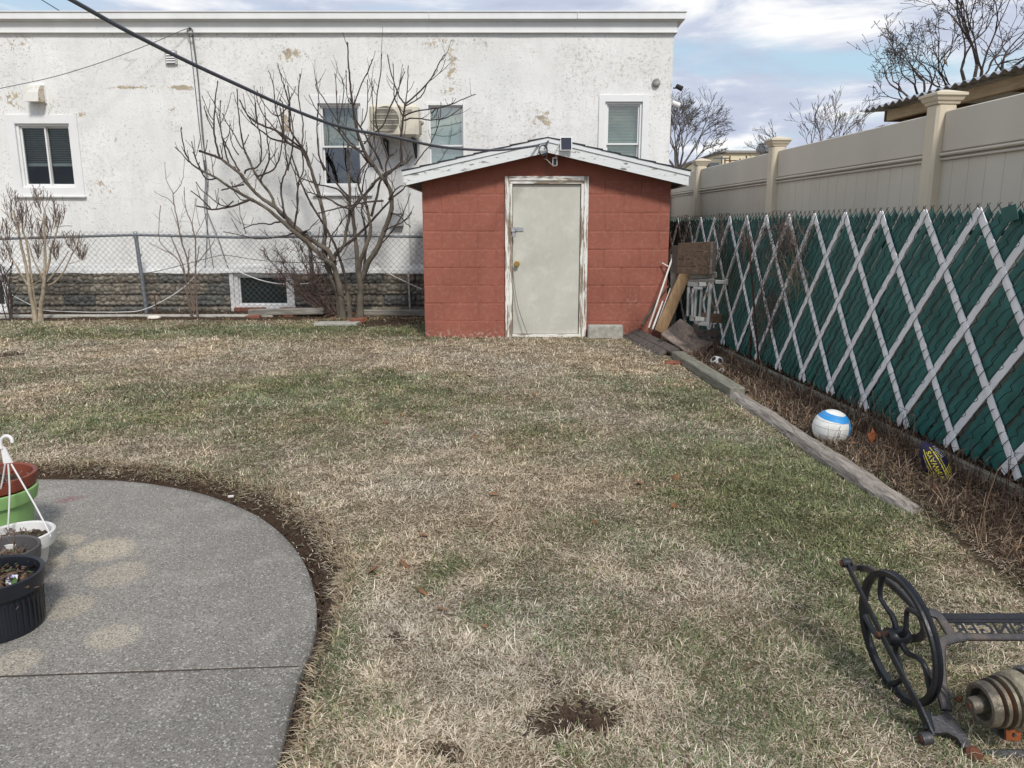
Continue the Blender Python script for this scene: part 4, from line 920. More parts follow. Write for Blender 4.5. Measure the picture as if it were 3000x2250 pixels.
MB().tube([((a.x+b.x)/2+.015, SY-.12, a.z), ((a.x+b.x)/2+.02, SY-.115, a.z+.05)], .011, 8).lathe(((a.x+b.x)/2+.02, SY-.115, a.z+.035), (0, 0, 1), [(0, .018), (.02, .032), (.024, .032)], 16).build('camera_mount', M_VINYLW, cm)
c = W(1590, 441, SY-.25); mb = MB(); ring = [c+Vector((.042*math.cos(t_), -.01+.006*math.sin(3*t_), .052*math.sin(t_))) for t_ in np.linspace(.9, 7.4, 22)]
mb.tube(ring, .006, 6); mb.tube([p+Vector((.006, -.01, .003)) for p in ring], .005, 6)
mb.tube([W(1604, 415, SY-.25), W(1600, 425, SY-.25), W(1604, 440, SY-.25), W(1602, 460, SY-.24), W(1598, 466, SY-.23)], .006, 6); mb.tube([W(1607, 412, SY-.24), W(1598, 424, SY-.25)], .009, 6)
tag(mb.build('coiled_cable', M_CABLE, None, True), 'loop of spare cable tied at the peak of the shed gable', 'cable')
cable('camera_lead', [W(1596, 465, SY-.22), W(1604, 470, SY-.15), W(1612, 478, SY-.13), W(1618, 484, SY-.11)], .004, M_CABW, 'short white lead from the coiled cable to the security camera')
cable('panel_lead', [W(1643, 415, SY-.24), W(1628, 440, SY-.245), W(1618, 445, SY-.245), W(1608, 441, SY-.24)], .0035, M_CABW, 'thin white lead drooping from the solar panel to the gable peak')
a = W(1722, 948, 8.68); b = W(1822, 996, 8.68); tag(MB().cbox((a.x, 8.60, -.01), (b.x-a.x, 0, 0), (0, .10, 0), (0, 0, a.z)).build('concrete_block', M_CONC2), 'pale concrete block standing on edge to the right of the shed door', 'block')

# ---------------------------------------------------------------- green slatted fence
GA = 2.60; ZT = 1.345
gd_ = Vector((-.0635, 1, 0)).normalized(); gn = Vector((-1, -.0635, 0)).normalized()   # along (away), out (to the yard)
def gf(y, z, o=0): return Vector((GA-.0635*y, y, z))+gn*o
gfe = empty('slatted_fence', (GA-.0635*6, 6, 0), 'chain link fence woven with green slats and white diagonal crossing slats', 'fence')
cell = .4575/6; k_sl = 1.27; zb = .13; Y0, Y1 = 2.25, 10.6
def slat(mb, ytop, ztop, sgn, wd, o, z0=zb, jit=0, pts=7, twist=0):
    # sgn=+1: runs away from camera as it goes down; -1: towards camera
    dz = ztop-z0; L = dz/k_sl; d_ = Vector((0, sgn/k_sl, -1)); n = max(2, pts); vs = []; fs = []
    al = (gd_*(sgn/k_sl)+Vector((0, 0, -1))).normalized(); pe = al.cross(gn).normalized()
    for i in range(n+1):
        u = i/n; c = gf(ytop+sgn*L*u, ztop-dz*u, o+jit*math.sin(u*9+ytop*9)*.4)
        w_ = wd/2*(1+.02*math.sin(u*23+ytop*31)); tv = twist*math.exp(-((u-.22)/.08)**2)
        e = pe*w_*(1-.5*tv); a = c-e+gn*(.004+tv*.02); b = c+gn*.0065; b2 = c+e+gn*(.003); vs += [a, b, b2, c-e-gn*.001, c+e-gn*.001]
    for i in range(n):
        q = i*5; r_ = q+5; fs += [(q, q+1, r_+1, r_), (q+1, q+2, r_+2, r_+1), (q+2, q+4, r_+4, r_+2), (q+4, q+3, r_+3, r_+4), (q+3, q, r_, r_+3)]
    fs += [(0, 3, 4, 2, 1)]
    mb.add(vs, fs)
yw0 = FP(2873, 622, GA).y     # a white apex
gs = MB(); n = 0
kk = -6*22
while yw0+kk*cell < Y1+1.2:
    yt = yw0+kk*cell; kk += 1
    if yt < Y0-1.1: continue
    if yt+ (ZT-zb)/k_sl < Y0 or yt > Y1: continue
    if (kk-1) % 6 == 0: continue
    zt = ZT+.012-random.uniform(-.004, .022)
    if random.random() < .012: continue
    slat(gs, yt+random.uniform(-.002, .002), zt, 1, .0548+random.uniform(-.002, .002), random.uniform(-.001, .002), zb-random.uniform(0, .02), .003, 8)
gs.cur = 1
gs.build('green_slats', [M_GREEN, M_GREEN], gfe)
kw = -4; wi = 0
while True:
    yt = yw0+kw*6*cell; kw += 1
    if yt-(ZT-zb)/k_sl > Y1: break
    for sgn in (1, -1):
        if yt > Y1 and sgn == 1: continue
        mb = MB(); top = ZT-.002; tw_ = 1 if (sgn == 1 and kw == -3) else 0
        if abs(yt-8.12) < .1 and sgn == -1: top = ZT-.10
        slat(mb, yt, top+.012, sgn, .046 if sgn == 1 else .048, .007 if sgn == 1 else .013, zb-.01, .002, 14, tw_); 
        o = mb.build('white_slat', M_SLATW, gfe, False)
# dark wires
wm = MB(); pcell = cell
iy = int((Y0-1.0)/cell)
ytop = yw0+cell/2-cell*200
while ytop < Y1:
    ytop += cell
    if ytop+(ZT-zb)/k_sl < Y0: continue
    nn = int((ZT-zb)/(cell*k_sl))+1; pts = []
    for i in range(nn+1):
        yy = ytop-cell/2+i*cell; zz = ZT+.028-i*cell*k_sl
        if yy > Y1+.2 or zz < zb-.03: break
        # shallow stretch across any white slat, then a short steep hook
        pts.append(gf(yy+.012, zz-.006, .022)); pts.append(gf(yy+cell*.52, zz-cell*k_sl*.40, .026)); pts.append(gf(yy+cell*.86, zz-cell*k_sl*.62, .020)); pts.append(gf(yy+cell*.80, zz-cell*k_sl*.86, .012))
    if len(pts) > 2:
        pts[0] = gf(ytop-cell/2-.004, ZT+.034, .018); wm.tube(pts, .0021, 3, False)
        wm.tube([gf(ytop-cell/2-.012, ZT+.044, .016), gf(ytop-cell/2+.004, ZT+.026, .020), gf(ytop-cell/2+.012, ZT+.044, .014)], .0021, 3, False)
        wm.tube([gf(ytop-cell/2, ZT+.03, .014), gf(ytop-cell*.9, ZT-.02, .014), gf(ytop-cell*1.0, ZT-.045, .012)], .0021, 3, False)
wm.build('dark_wire_mesh', M_DKWIRE, gfe)
mb = MB(); mb.tube([gf(Y0, ZT-.10, -.045), gf(Y1, ZT-.10, -.045)], .014, 8)
mb.build('top_rail', M_DKWIRE, gfe)
for yy in (2.6, 4.9, 7.2, 9.5): MB().tube([gf(yy, -.05, -.06), gf(yy, ZT-.03, -.06)], .025, 8).build('post', M_DKWIRE, gfe)
# base boards of the fence
for i, (y0, y1) in enumerate(((2.0, 4.35), (4.37, 6.7), (6.72, 9.6))):
    a = gf(y0, -.05, .02); b = gf(y1, -.05, .02); o = MB().cbox(a, b-a, gn*.035, (0, 0, .145)).build('base_board', M_TIMBY, None); tag(o, ['nearest weathered base board under the green fence', 'middle weathered base board under the green fence behind the striped ball', 'farthest weathered base board under the green fence by the black and white ball'][i], 'board', 'base boards along the green fence')
# torn slat piece near the corner
a = FP(2940, 655, GA-.03); o = MB().obox(a, gd_*-.10+Vector((0, 0, .02)), gd_*.03+Vector((0, 0, .07)), gn*.003).build('broken_slat', M_GREEN); tag(o, 'snapped green slat sticking out near the fence top at the right', 'slat')

# ---------------------------------------------------------------- tan vinyl fence behind
VA = 2.95; VZ = FP(3000, 266, VA).z-.012
def vf(y, z, o=0): return Vector((VA-.0635*y, y, z))+gn*o
vfe = empty('vinyl_fence', (VA-.0635*6, 6, 0), 'tall tan vinyl privacy fence with capped posts behind the green fence', 'fence')
py_ = [FP(2733, 500, VA-.05).y+.06, FP(2265, 500, VA-.05).y+.06, FP(2042, 550, VA-.05).y+.06]; dp = py_[1]-py_[0]; posts = [py_[0]-dp*2, py_[0]-dp, py_[0], py_[1], py_[2], py_[2]+dp, py_[2]+2*dp]
for i in range(len(posts)-1):
    a, b = posts[i]+.06, posts[i+1]-.06; mb = MB(); step = .152; y = a
    while y < b-.001:
        e = min(y+step, b); q = vf(y+.003, .05, 0); mb.obox(q, gd_*(e-y-.004), gn*-.02, (0, 0, VZ-.28-.05)); y = e
    q = vf(a, .05, -.0015); mb.obox(q, gd_*(b-a), gn*-.012, (0, 0, VZ-.25)); pn = mb.build('tongue_panel', M_VINYL, vfe)
    mb = MB(); q = vf(a, VZ-.24, .014); mb.cbox(q, gd_*(b-a), gn*-.05, (0, 0, .24)); mb.build('top_rail', M_VINYL, vfe)
    mb = MB(); mb.tube([vf(a, VZ-.255, .016), vf(b, VZ-.255, .016)], .011, 8); mb.tube([vf(a, VZ-.283, .010), vf(b, VZ-.283, .010)], .008, 8); mb.build('rail_bead', M_VINYL, vfe, True)
for yy in posts:
    mb = MB(); c = vf(yy, 0, -.0); e = .0635; mb.cbox(c-gd_*e+gn*e, gd_*2*e, gn*-2*e, (0, 0, VZ+.05)); po2 = mb.build('post', M_VPOST, vfe)
    mb = MB()
    for (r0, r1, z0, z1) in ((.068, .074, -.002, .018), (.080, .092, .018, .045), (.098, .098, .045, .060), (.098, .02, .060, .085)):
        vs = []
        for rr, zz in ((r0, z0), (r1, z1)):
            for sx, sy in ((-1, -1), (1, -1), (1, 1), (-1, 1)): vs.append(c+gd_*sx*rr+gn*sy*rr+Vector((0, 0, VZ+.045+zz)))
        mb.add(vs, [(3, 2, 1, 0), (4, 5, 6, 7), (0, 1, 5, 4), (1, 2, 6, 5), (2, 3, 7, 6), (3, 0, 4, 7)])
    mb.build('post_cap', M_VPOST, po2)
# shelter with corrugated roof beyond the vinyl fence
SA = 3.75
q0 = FP(2600, 318, SA); q1 = FP(3000, 196, SA); zr = (q0.z+q1.z)/2; ye = FP(2598, 330, SA).y
def sf(y, z, o=0): return Vector((SA-.0635*y, y, z))+gn*o
she = empty('shelter', sf(ye-2, 0, -1), 'open timber shelter with corrugated metal roof behind the tan fence', 'shelter')
mb = MB(); yn = 1.5; zbm = FP(2610, 352, SA).z; hb = zr-.03-zbm
mb.cbox(sf(ye, zbm, 0), gd_*(yn-ye), gn*-.04, (0, 0, hb)); mb.build('front_beam', M_NEWW, she)
mb = MB(); mb.cbox(sf(ye+.002, zbm, 0), gd_*.04, gn*-2.2, (0, 0, hb)); mb.cbox(sf(yn, zbm, -2.2), gd_*(ye-yn), gn*-.04, (0, 0, hb))
for yy in (ye-.15, ye-2.6): mb.cbox(sf(yy, 0, -.06), gd_*-.09, gn*-.09, (0, 0, zbm))
for i in range(7): mb.cbox(sf(ye-.6-i*.8, zbm+.02, -.05), gd_*-.04, gn*-2.1, (0, 0, hb-.05))
mb.build('rafters', mat('dark_lumber', (.10, .065, .04), .9, var=.3), she)
mb = MB(); vs = []; fs = []; ys_ = np.arange(yn, ye+.30, .0125); n = len(ys_)
for yy in ys_:
    zz = zr+.013*math.sin(2*math.pi*yy/.105)
    for o_, dz in ((.10, 0), (-2.4, .12)):
        vs.append(sf(yy, zz+dz, o_)); vs.append(sf(yy, zz+dz-.004, o_))
for i in range(n-1): a = 4*i; b = 4*(i+1); fs += [(a, b, b+2, a+2), (a+1, a+3, b+3, b+1), (a, a+1, b+1, b)]
mb.add(vs, fs); mb.build('corrugated_roof', M_CORR, she, True)
# far roofs and works building
p = FP(2450, 478, 5.2); rf = empty('far_roof', p, 'small dark shingled gable roof just showing over the tan fence', 'roof')
a = W(2430, 520, 16); b = W(2600, 520, 16); mb = MB(); zt = W(2580, 470, 16).z; mb.prism([(a.x-.2, 16, a.z-.2), (b.x+3, 16, a.z-.2), (b.x+2.2, 16, zt+.1), (W(2545, 480, 16).x, 16, zt)], (0, 3, 0)); mb.build('shingles', M_SHINGLE, rf)
a = W(2316, 480, 18); rf2 = empty('far_roof', a, 'low dark roof edge right of the middle capped fence post', 'roof')
b = W(2400, 470, 18); MB().prism([(a.x-.3, 18, a.z-.6), (b.x+1.5, 18, a.z-.6), (b.x+1.2, 18, W(2400, 466, 18).z), (W(2310, 464, 18).x, 18, W(2310, 464, 18).z)], (0, 2, 0)).build('shingles', M_SHINGLE, rf2)
BY = 45
a = W(2112, 448, BY); b = W(2300, 448, BY); wh = empty('rooftop_building', ((a.x+b.x)/2, BY, 0), 'distant pale yellow flat roofed building with rusty scaffolding in front', 'building')
x0, x1, zt = a.x, b.x+3, a.z; xl_ = W(2048, 475, BY+10).x
MB().box((x0, BY, -1), (x1, BY+10, zt)).build('front_wall', M_FARW, wh)
MB().box((x0-.1, BY-.15, zt), (x1+.1, BY+10, zt+.12)).build('roof_edge', mat('far_roof_edge', (.30, .28, .26)), wh)
MB().prism([(x0-.01, BY+.05, -1), (x0-.01, BY+.05, zt-.02), (xl_-.0, BY+12, W(2048, 478, BY+12).z), (xl_, BY+12, -1)], (.005, .02, 0)).build('grey_side_wall', M_FARG, wh)
mb = MB(); zs0 = W(2150, 500, BY-1).z; zs1 = W(2150, 462, BY-1).z
for px in (2124, 2138, 2168, 2186, 2214, 2232): x_ = W(px, 470, BY-1).x; mb.tube([(x_, BY-1, -1), (x_, BY-1, zs1+(.1 if px % 4 else -.05))], .045, 4)
for zz in (zs1-.15, zs1-.75, zs1-1.3): mb.tube([(W(2122, 470, BY-1).x, BY-1, zz), (W(2250, 470, BY-1).x, BY-1, zz)], .035, 4)
for px in (2138, 2186): x_ = W(px, 470, BY-1).x; mb.tube([(x_, BY-1, zs1-.75), (x_+.6, BY-1, zs1-.15)], .03, 4); mb.tube([(x_+.6, BY-1, zs1-.75), (x_, BY-1, zs1-.15)], .03, 4)
tag(mb.build('scaffolding', M_RUST), 'rusty scaffold frames in front of the distant yellow building', 'scaffolding')
a = W(2240, 440, BY-3); mb = MB(); mb.lathe((a.x, BY-3, W(2240, 448, BY-3).z-.6), (0, 0, 1), [(0, .22), (.6, .22), (.62, .4), (.78, .44), (.95, .4), (1.0, .25), (1.05, .3), (1.12, .1)], 16); tag(mb.build('roof_vent', M_GALV, None, True), 'round metal roof vent beside the middle capped fence post', 'vent')
a = W(2078, 490, BY-6); b = W(2108, 470, BY-6); mb = MB(); mb.box((a.x, BY-6, a.z-.6), (b.x, BY-5, b.z-.1)); mb.tube([(b.x+.1, BY-6, a.z-.5), (b.x+.1, BY-6, b.z+.2)], .05, 4); mb.tube([(b.x-.3, BY-6, b.z+.1), (b.x+.5, BY-6, b.z+.1)], .04, 4); tag(mb.build('rooftop_unit', mat('far_dark_unit', (.10, .11, .12))), 'dark rooftop unit beside the far capped fence post', 'roof unit')
# ---------------------------------------------------------------- junk in the corner
def board(name, p0, p1, wdir, wd, th, m, label, cat='board', group=None, up=None):
    p0, p1 = Vector(p0), Vector(p1); a = p1-p0; w_ = Vector(wdir); w_ = (w_-a*w_.dot(a)/a.dot(a)).normalized()*wd; n_ = a.cross(w_).normalized()*th
    o = MB().cbox(p0-w_*.5, a, w_, n_).build(name, m); return tag(o, label, cat, group)
def J(x_, y_): return 1780+x_*.3014, 600+y_*.3014
A = G(*J(90, 1300), .01); D = G(*J(415, 1490), .01); B = G(*J(310, 1165), .14); Cc = G(*J(640, 1420), .12)
e1 = (D-A); e2 = ((B-A)+(Cc-D))*.5; nn_ = e1.cross(e2).normalized()*-.03
if nn_.z > 0: nn_ = -nn_
dp_ = empty('wooden_hatch', A, 'dark weathered plank panel lying flat at the corner of the red shed', 'panel')
for i in range(3):
    mb = MB(); mb.cbox(A+e2*(i/3+.004), e1*(1.0 if i < 2 else 1.10), e2*(1/3-.008), nn_); mb.build('plank', M_DKWOOD, dp_)
A = G(*J(870, 1500), .02); B = G(*J(522, 1255), .20); D = G(*J(1045, 1328), .12); e1 = B-A; e2 = D-A; nn_ = e1.cross(e2).normalized()*.016
o = MB().cbox(A, e1, e2, nn_).build('plywood_sheet', M_PLY); tag(o, 'grey brown plywood sheet tilted against the dark plank panel', 'panel')
p0 = W(*J(512, 1240), 8.42); p1 = W(*J(762, 660), 8.62); board('plank', p0, p1, (1, .2, 0), .125, .03, M_TAN, 'long light tan plank leaning up beside the shed corner', 'plank')
p0 = W(*J(650, 1000), 8.95); p1 = W(*J(640, 480), 9.0); board('plank', p0+Vector((0, 0, -.3)), p1, (1, .1, 0), .062*1.1, .03, M_TIMB, 'grey upright board between the shed corner and the ladder', 'plank')
for i, (a, b, r_, lb) in enumerate((((400, 1195), (630, 515), .010, 'longest white stick leaning on the shed corner'), ((435, 1212), (535, 940), .011, 'short white stick between the longest one and the tan plank'), ((462, 1220), (610, 815), .008, 'grey white stick closest to the tan plank'))):
    o = MB().tube([W(*J(*a), 8.35+.05*i), W(*J(*b), 8.68+.05*i)], r_, 6).build('white_stick', M_PVC); tag(o, lb, 'stick', 'white sticks leaning at the shed corner')
o = MB().tube(smooth_pts([W(*J(335, 1170), 8.5), W(*J(390, 1080), 8.55), W(*J(440, 1010), 8.6), W(*J(500, 900), 8.66), W(*J(590, 790), 8.7)], 3), [.016, .017, .019, .017, .016, .015, .014, .014, .013, .012, .011, .010, .009], 6).build('dead_branch', M_BARKF); tag(o, 'dark dead branch leaning low against the red shed wall', 'branch')
o = MB().tube([W(*J(530, 565), 8.72), W(*J(600, 605), 8.66)], .008, 5).build('white_stick', M_PVC); tag(o, 'stub of white stick poking out level from the shed corner', 'stick', 'white sticks leaning at the shed corner')
cr = empty('plank_crate', W(*J(850, 670), 7.6), 'brown wooden crate of four planks standing on top of the ladder', 'crate')
a = W(*J(678, 672), 7.75); b = W(*J(1008, 676), 7.25); top_l = W(*J(690, 392), 7.75); top_r = W(*J(1010, 362), 7.25); e = (b-a)
for i in range(4):
    z0 = a.z+(top_l.z-a.z)*i/4+.002; o_ = Vector((a.x, a.y, z0)); mb = MB(); mb.cbox(o_, e, Vector((0, .022, 0)), (0, 0, (top_l.z-a.z)/4-.004+(.02 if i == 3 else 0))); mb.build('plank', M_BRNW, cr)
o_ = b+Vector((.002, 0, 0)); MB().cbox(o_, Vector((.10, .24, 0)), Vector((-.02, 0, 0)), (0, 0, top_r.z-b.z)).build('side', M_DKWOOD, cr); MB().cbox(a+Vector((0, .024, 0)), Vector((0, .28, 0)), Vector((.02, 0, 0)), (0, 0, (top_l.z-a.z)*.96)).build('side', M_DKWOOD, cr)
a = W(*J(800, 722), 7.6); o = MB().cbox(a, W(*J(1060, 712), 7.25)-a, (.02, .12, 0), (0, 0, .055)).build('grey_beam', M_TIMB); tag(o, 'short grey beam lying right under the brown crate', 'beam')
a = W(*J(792, 760), 7.58); o = MB().cbox(a, W(*J(1040, 752), 7.2)-a, (.02, .12, 0), (0, 0, .03)).build('grey_beam', M_TIMB); tag(o, 'thin grey board under the short beam on top of the ladder', 'beam')
a = W(*J(1050, 768), 7.12); o = MB().cbox(a, (.11, .0, -.005), (0, .03, 0), (0, 0, .035)).cbox(a+Vector((.085, -.003, -.012)), (.03, 0, 0), (0, .04, 0), (0, 0, .055)).build('metal_bracket', M_ALU); tag(o, 'dull metal bracket sticking out right of the beams', 'bracket')
ld = empty('ladder', W(*J(900, 1150), 7.3), 'folded aluminium ladder on edge with upright rungs beside the green fence', 'ladder')
def jb(x0, x1, y0, y1, Y, dY, th=.02): a_ = W(*J(x0, y1), Y); b_ = W(*J(x1, y0), Y+dY); return MB().cbox(a_, Vector((b_.x-a_.x, dY, 0)), (0, .025, 0), (0, 0, b_.z-a_.z))
jb(780, 955, 765, 790, 7.55, -.2).build('side_rail', M_ALU, ld); jb(800, 990, 1100, 1128, 7.5, -.2).build('side_rail', M_ALU, ld); jb(880, 990, 1142, 1172, 7.3, -.08).build('side_rail', M_ALU, ld); jb(835, 925, 803, 822, 7.35, -.05).build('side_rail', M_ALU, ld)
for x0, y0, y1, Y, r_ in ((790, 800, 1080, 7.55, .017), (832, 815, 1085, 7.48, .014), (866, 815, 1090, 7.46, .015), (917, 822, 1085, 7.40, .016), (1005, 765, 1145, 7.25, .018)):
    a_ = W(*J(x0, y0), Y); b_ = W(*J(x0-(30 if x0 > 1000 else 18 if x0 > 860 else 8), y1), Y); MB().tube([a_, b_], r_, 10).build('rung', M_ALU, ld, True)
for x0, y0, Y in ((890, 760, 7.33), (850, 1098, 7.28)):
    mb = MB()
    for i in range(8): a_ = W(*J(x0+i*8, y0+28), Y); mb.box((a_.x, Y-.01, a_.z), (a_.x+.006, Y+.03, a_.z+.034))
    a_ = W(*J(x0, y0+28), Y); mb.box((a_.x, Y-.004, a_.z), (a_.x+.085, Y+.03, a_.z+.03)); mb.build('rubber_foot', mat('pale_rubber', (.42, .41, .38)), ld)
a = W(*J(905, 1140), 7.6); o = MB().cbox(a, (.18, -.1, 0), (.02, .03, 0), (0, 0, .09)).build('wood_offcut', M_BRNW); tag(o, 'short brown offcut of wood behind the foot of the ladder', 'offcut')
o = MB().tube([W(*J(960, 860), 7.5), W(*J(1060, 1030), 7.3)], .012, 5).build('wood_stick', M_BRNW); tag(o, 'thin brown stick slanting down right of the ladder rungs', 'stick')
a = W(*J(1030, 1150), 7.2); o = MB().cbox(a+Vector((0, 0, -.05)), (.03, 0, 0), (0, .02, 0), (0, 0, .05)).build('metal_clip', M_ALU); tag(o, 'small pale metal clip at the lower end of the ladder', 'clip')
a = W(*J(880, 1180), 7.85); bx = empty('wooden_box', (a.x+.1, 7.8, 0), 'dark slatted wooden box under the ladder behind the plywood sheet', 'box')
for zz in (0, .085, .17): MB().cbox((a.x, 7.80, zz), (.225, -.06, 0), (0, .02, 0), (0, 0, .07)).build('slat', M_DKWOOD, bx)
MB().cbox((a.x+.227, 7.74, 0), (.02, 0, 0), (0, .30, 0), (0, 0, a.z)).build('side', M_DKWOOD, bx); MB().cbox((a.x, 7.83, 0), (.02, 0, 0), (0, .26, 0), (0, 0, a.z)).build('side', M_DKWOOD, bx)
for i, (a, b, lb) in enumerate((((1370, 330), (1480, 1640), 'tall rusty rod standing in front of the green fence'), ((1412, 1040), (1372, 1600), 'short dark rod beside the tall rusty rod at the green fence'), ((1050, 1160), (1060, 1450), 'short rusty rod between ladder foot and green fence'))):
    pb = W(*J(*b), [6.6, 6.85, 7.15][i]); pa = W(*J(*a), [6.75, 6.9, 7.15][i]); pb.z = min(pb.z, .0); o = MB().tube([pa, pb], .009, 5).build('rusty_rod', mat('dark_rust', (.07, .035, .025), .95, var=.3)); tag(o, lb, 'rod', 'rods standing at the green fence')
p = G(*J(640, 1560), .02); tag(MB().cbox((p.x-.09, p.y-.05, 0), (.18, -.02, 0), (.02, .10, 0), (0, 0, .06)).build('brick', M_BRICK), 'brick on the grass beside the near end of the dark plank panel', 'brick')
# timber and log edging
a = G(1966, 1054, .02); b = G(2138, 1168, .02); dd = (b-a); px_ = Vector((dd.y, -dd.x, 0)).normalized()*.115
if px_.x < 0: px_ = -px_
o = MB().cbox(a, dd, px_, (0, 0, .085)).build('edging_timber', M_TIMBY); tag(o, 'grey green squared timber edging between the boards and the bleached log', 'timber')
def log(name, pts, rad, label, sd):
    pts = smooth_pts([Vector((p.x, p.y, r_*.55)) for p, r_ in zip(pts, rad)], 10); n = len(pts); rr = np.interp(np.linspace(0, 1, n), np.linspace(0, 1, len(rad)), rad)
    N = 18; vs = []; fs = []; rn = np.random.default_rng(sd).random((n, N))
    for i, p in enumerate(pts):
        d_ = (pts[min(i+1, n-1)]-pts[max(i-1, 0)]).normalized(); u = Vector((d_.y, -d_.x, 0)).normalized(); q = Vector((0, 0, 1))
        for j in range(N):
            t_ = 2*math.pi*j/N; k_ = 1+.05*math.sin(3*t_+i*.13+sd)+.05*math.sin(7*t_+i*.31)+.05*(rn[i, j]-.5); vs.append(p+(u*math.cos(t_)+q*math.sin(t_)*.9)*rr[i]*k_)
    for i in range(n-1):
        for j in range(N): fs.append((i*N+j, i*N+(j+1) % N, (i+1)*N+(j+1) % N, (i+1)*N+j))
    fs += [tuple(range(N))[::-1], tuple((n-1)*N+j for j in range(N))]
    o = MB().add(vs, fs).build(name, M_LOG, None, True); tag(o, label, 'log', 'bleached log edging in a row')
log('edging_log', [G(2148, 1168), G(2200, 1205), G(2262, 1246), G(2345, 1302)], [.052, .055, .058, .052], 'farthest bleached log, butting against the squared timber', 1)
log('edging_log', [G(2325, 1290), G(2395, 1342), G(2460, 1386), G(2525, 1430), G(2590, 1472)], [.050, .060, .062, .060, .048], 'middle bleached log with a split along its side', 2)
log('edging_log', [G(2572, 1462), G(2630, 1492), G(2688, 1520)], [.052, .05, .036], 'nearest bleached log end tapering to a point in the weeds', 3)

# ---------------------------------------------------------------- balls
ph = (1+5**.5)/2; ico = [Vector(v).normalized() for v in [(0, a, b*ph) for a in (1, -1) for b in (1, -1)]+[(a, b*ph, 0) for a in (1, -1) for b in (1, -1)]+[(a*ph, 0, b) for a in (1, -1) for b in (1, -1)]]
def ball(name, c, r_, mats, fn, sub=5, scale=None, rot=None):
    bm = bmesh.new(); bmesh.ops.create_icosphere(bm, subdivisions=sub, radius=1); me = bpy.data.meshes.new(name)
    for f in bm.faces: f.material_index = fn(f.calc_center_median().normalized()); f.smooth = True
    for v in bm.verts:
        v.co *= r_
        if scale: v.co = Vector((v.co.x*scale[0], v.co.y*scale[1], v.co.z*scale[2]))
    bm.to_mesh(me); bm.free(); [me.materials.append(m_) for m_ in mats]; o = bpy.data.objects.new(name, me); C.objects.link(o); o.location = c
    if rot: o.rotation_euler = rot
    return o
def soc(v): return 1 if max(v.dot(q) for q in ico) > .925 else 0
c = G(*J(1058, 1600), .0); c = Vector((c.x, c.y, .062)); o = ball('soccer_ball', c, .062, [M_BALLW, M_BLKP], soc, 5, None, (.5, .3, .2)); tag(o, 'small white ball with black pentagons lying in the weeds', 'ball')
c = G(*J(1112, 1665), .0); o = ball('small_ball', Vector((c.x, c.y, .03)), .038, [M_BALLW, M_BLKP], lambda v: 1 if max(v.dot(q) for q in ico) > .965 else 0, 4, None, (.1, .2, .9)); tag(o, 'tiny white ball with black spots in front of the larger patterned ball', 'ball')
def vol(v):
    a = v.z*.94+v.x*.10; 
    if v.x > .62 and abs(a-.15) < .6: return 1
    return 1 if .50 < a < .80 else 0
c = W(2436, 1249, 4.40); o = ball('volleyball', Vector((c.x, c.y, .112)), .107, [M_BALLW, M_BALLB], vol, 6, None, (.10, .05, 0)); tag(o, 'white ball with bright blue band among the dead weeds', 'ball')
mb = MB(); 
for a_ in (.50, .80, .18, -.2):
    rr = math.sqrt(1-a_*a_); mb.tube([Vector((rr*math.cos(t_), rr*math.sin(t_), a_))*.1075+Vector((0, 0, 0)) for t_ in np.linspace(0, 6.283, 48)], .0012, 4)
s_ = mb.build('panel_seams', mat('ball_seam', (.35, .36, .36))); s_.parent = o
fc = P(2738, 1386, 3.86); fc.z = .105; ax = (P(2704, 1322, 3.86)-P(2770, 1446, 3.82)).normalized(); rot = ax.to_track_quat('Z', 'Y')
fb = empty('football', fc, 'navy and yellow football standing on its tip in the weeds by the fence', 'ball')
FL, FR = .130, .058
view = (O-fc).normalized(); e1 = (view-ax*view.dot(ax)).normalized(); e2 = ax.cross(e1)     # e1 faces the lens side
def fpt(h, ph_, off=0): u = h/FL; r_ = FR*(max(0, 1-abs(u)**2.1))**.72+off; return fc+ax*h+(e1*math.cos(ph_)+e2*math.sin(ph_))*r_
def patch(h0, h1, p0, p1, off=.0012, nh=8, npz=6):
    mb = MB(); vs = []; fs = []
    for i in range(nh+1):
        for j in range(npz+1):
            h = h0+(h1-h0)*i/nh; pp = p0+(p1-p0)*j/npz; vs.append(fpt(h, pp, off))
    for i in range(nh):
        for j in range(npz): a = i*(npz+1)+j; fs.append((a, a+1, a+npz+2, a+npz+1))
    return vs, fs
mb = MB(); vs = []; fs = []; N = 32; NH = 28
for i in range(NH+1):
    for j in range(N): vs.append(fpt(-FL+2*FL*i/NH, 2*math.pi*j/N))
for i in range(NH):
    for j in range(N): fs.append((i*N+j, i*N+(j+1) % N, (i+1)*N+(j+1) % N, (i+1)*N+j))
mb.add(vs, fs).build('cover', M_NAVY, fb, True)
ye = MB()
for pa in (-.42, .42): ye.add(*patch(-.09, .095, pa-.05, pa+.05))
for pa in (-.62, .62): ye.add(*patch(-.09, .07, pa-.025, pa+.025))
for i in range(6):     # chevron stripes at the lower end
    for sg in (1, -1):
        vs = []; h = -.035-i*.012
        for j in range(7): pp = sg*(.45+j*.14); hh = h+j*.004; vs += [fpt(hh, pp, .0014), fpt(hh-.005, pp, .0014)]
        ye.add(vs, [(2*j, 2*j+1, 2*j+3, 2*j+2) for j in range(6)])
ye.build('yellow_stripes', M_YEL, fb)
wd_ = MB()
for i in range(9):
    for j in range(8):
        h = .03+i*.0075; pp = .8+j*.13; s_ = .0022*(1-j*.08)
        c_ = fpt(h, pp, .0012); u = (fpt(h, pp+.05, .0012)-c_).normalized()*s_; v = ax*s_; wd_.add([c_-u-v, c_+u-v, c_+u+v, c_-u+v], [(0, 1, 2, 3)])
wd_.build('white_dots', M_BALLW, fb)
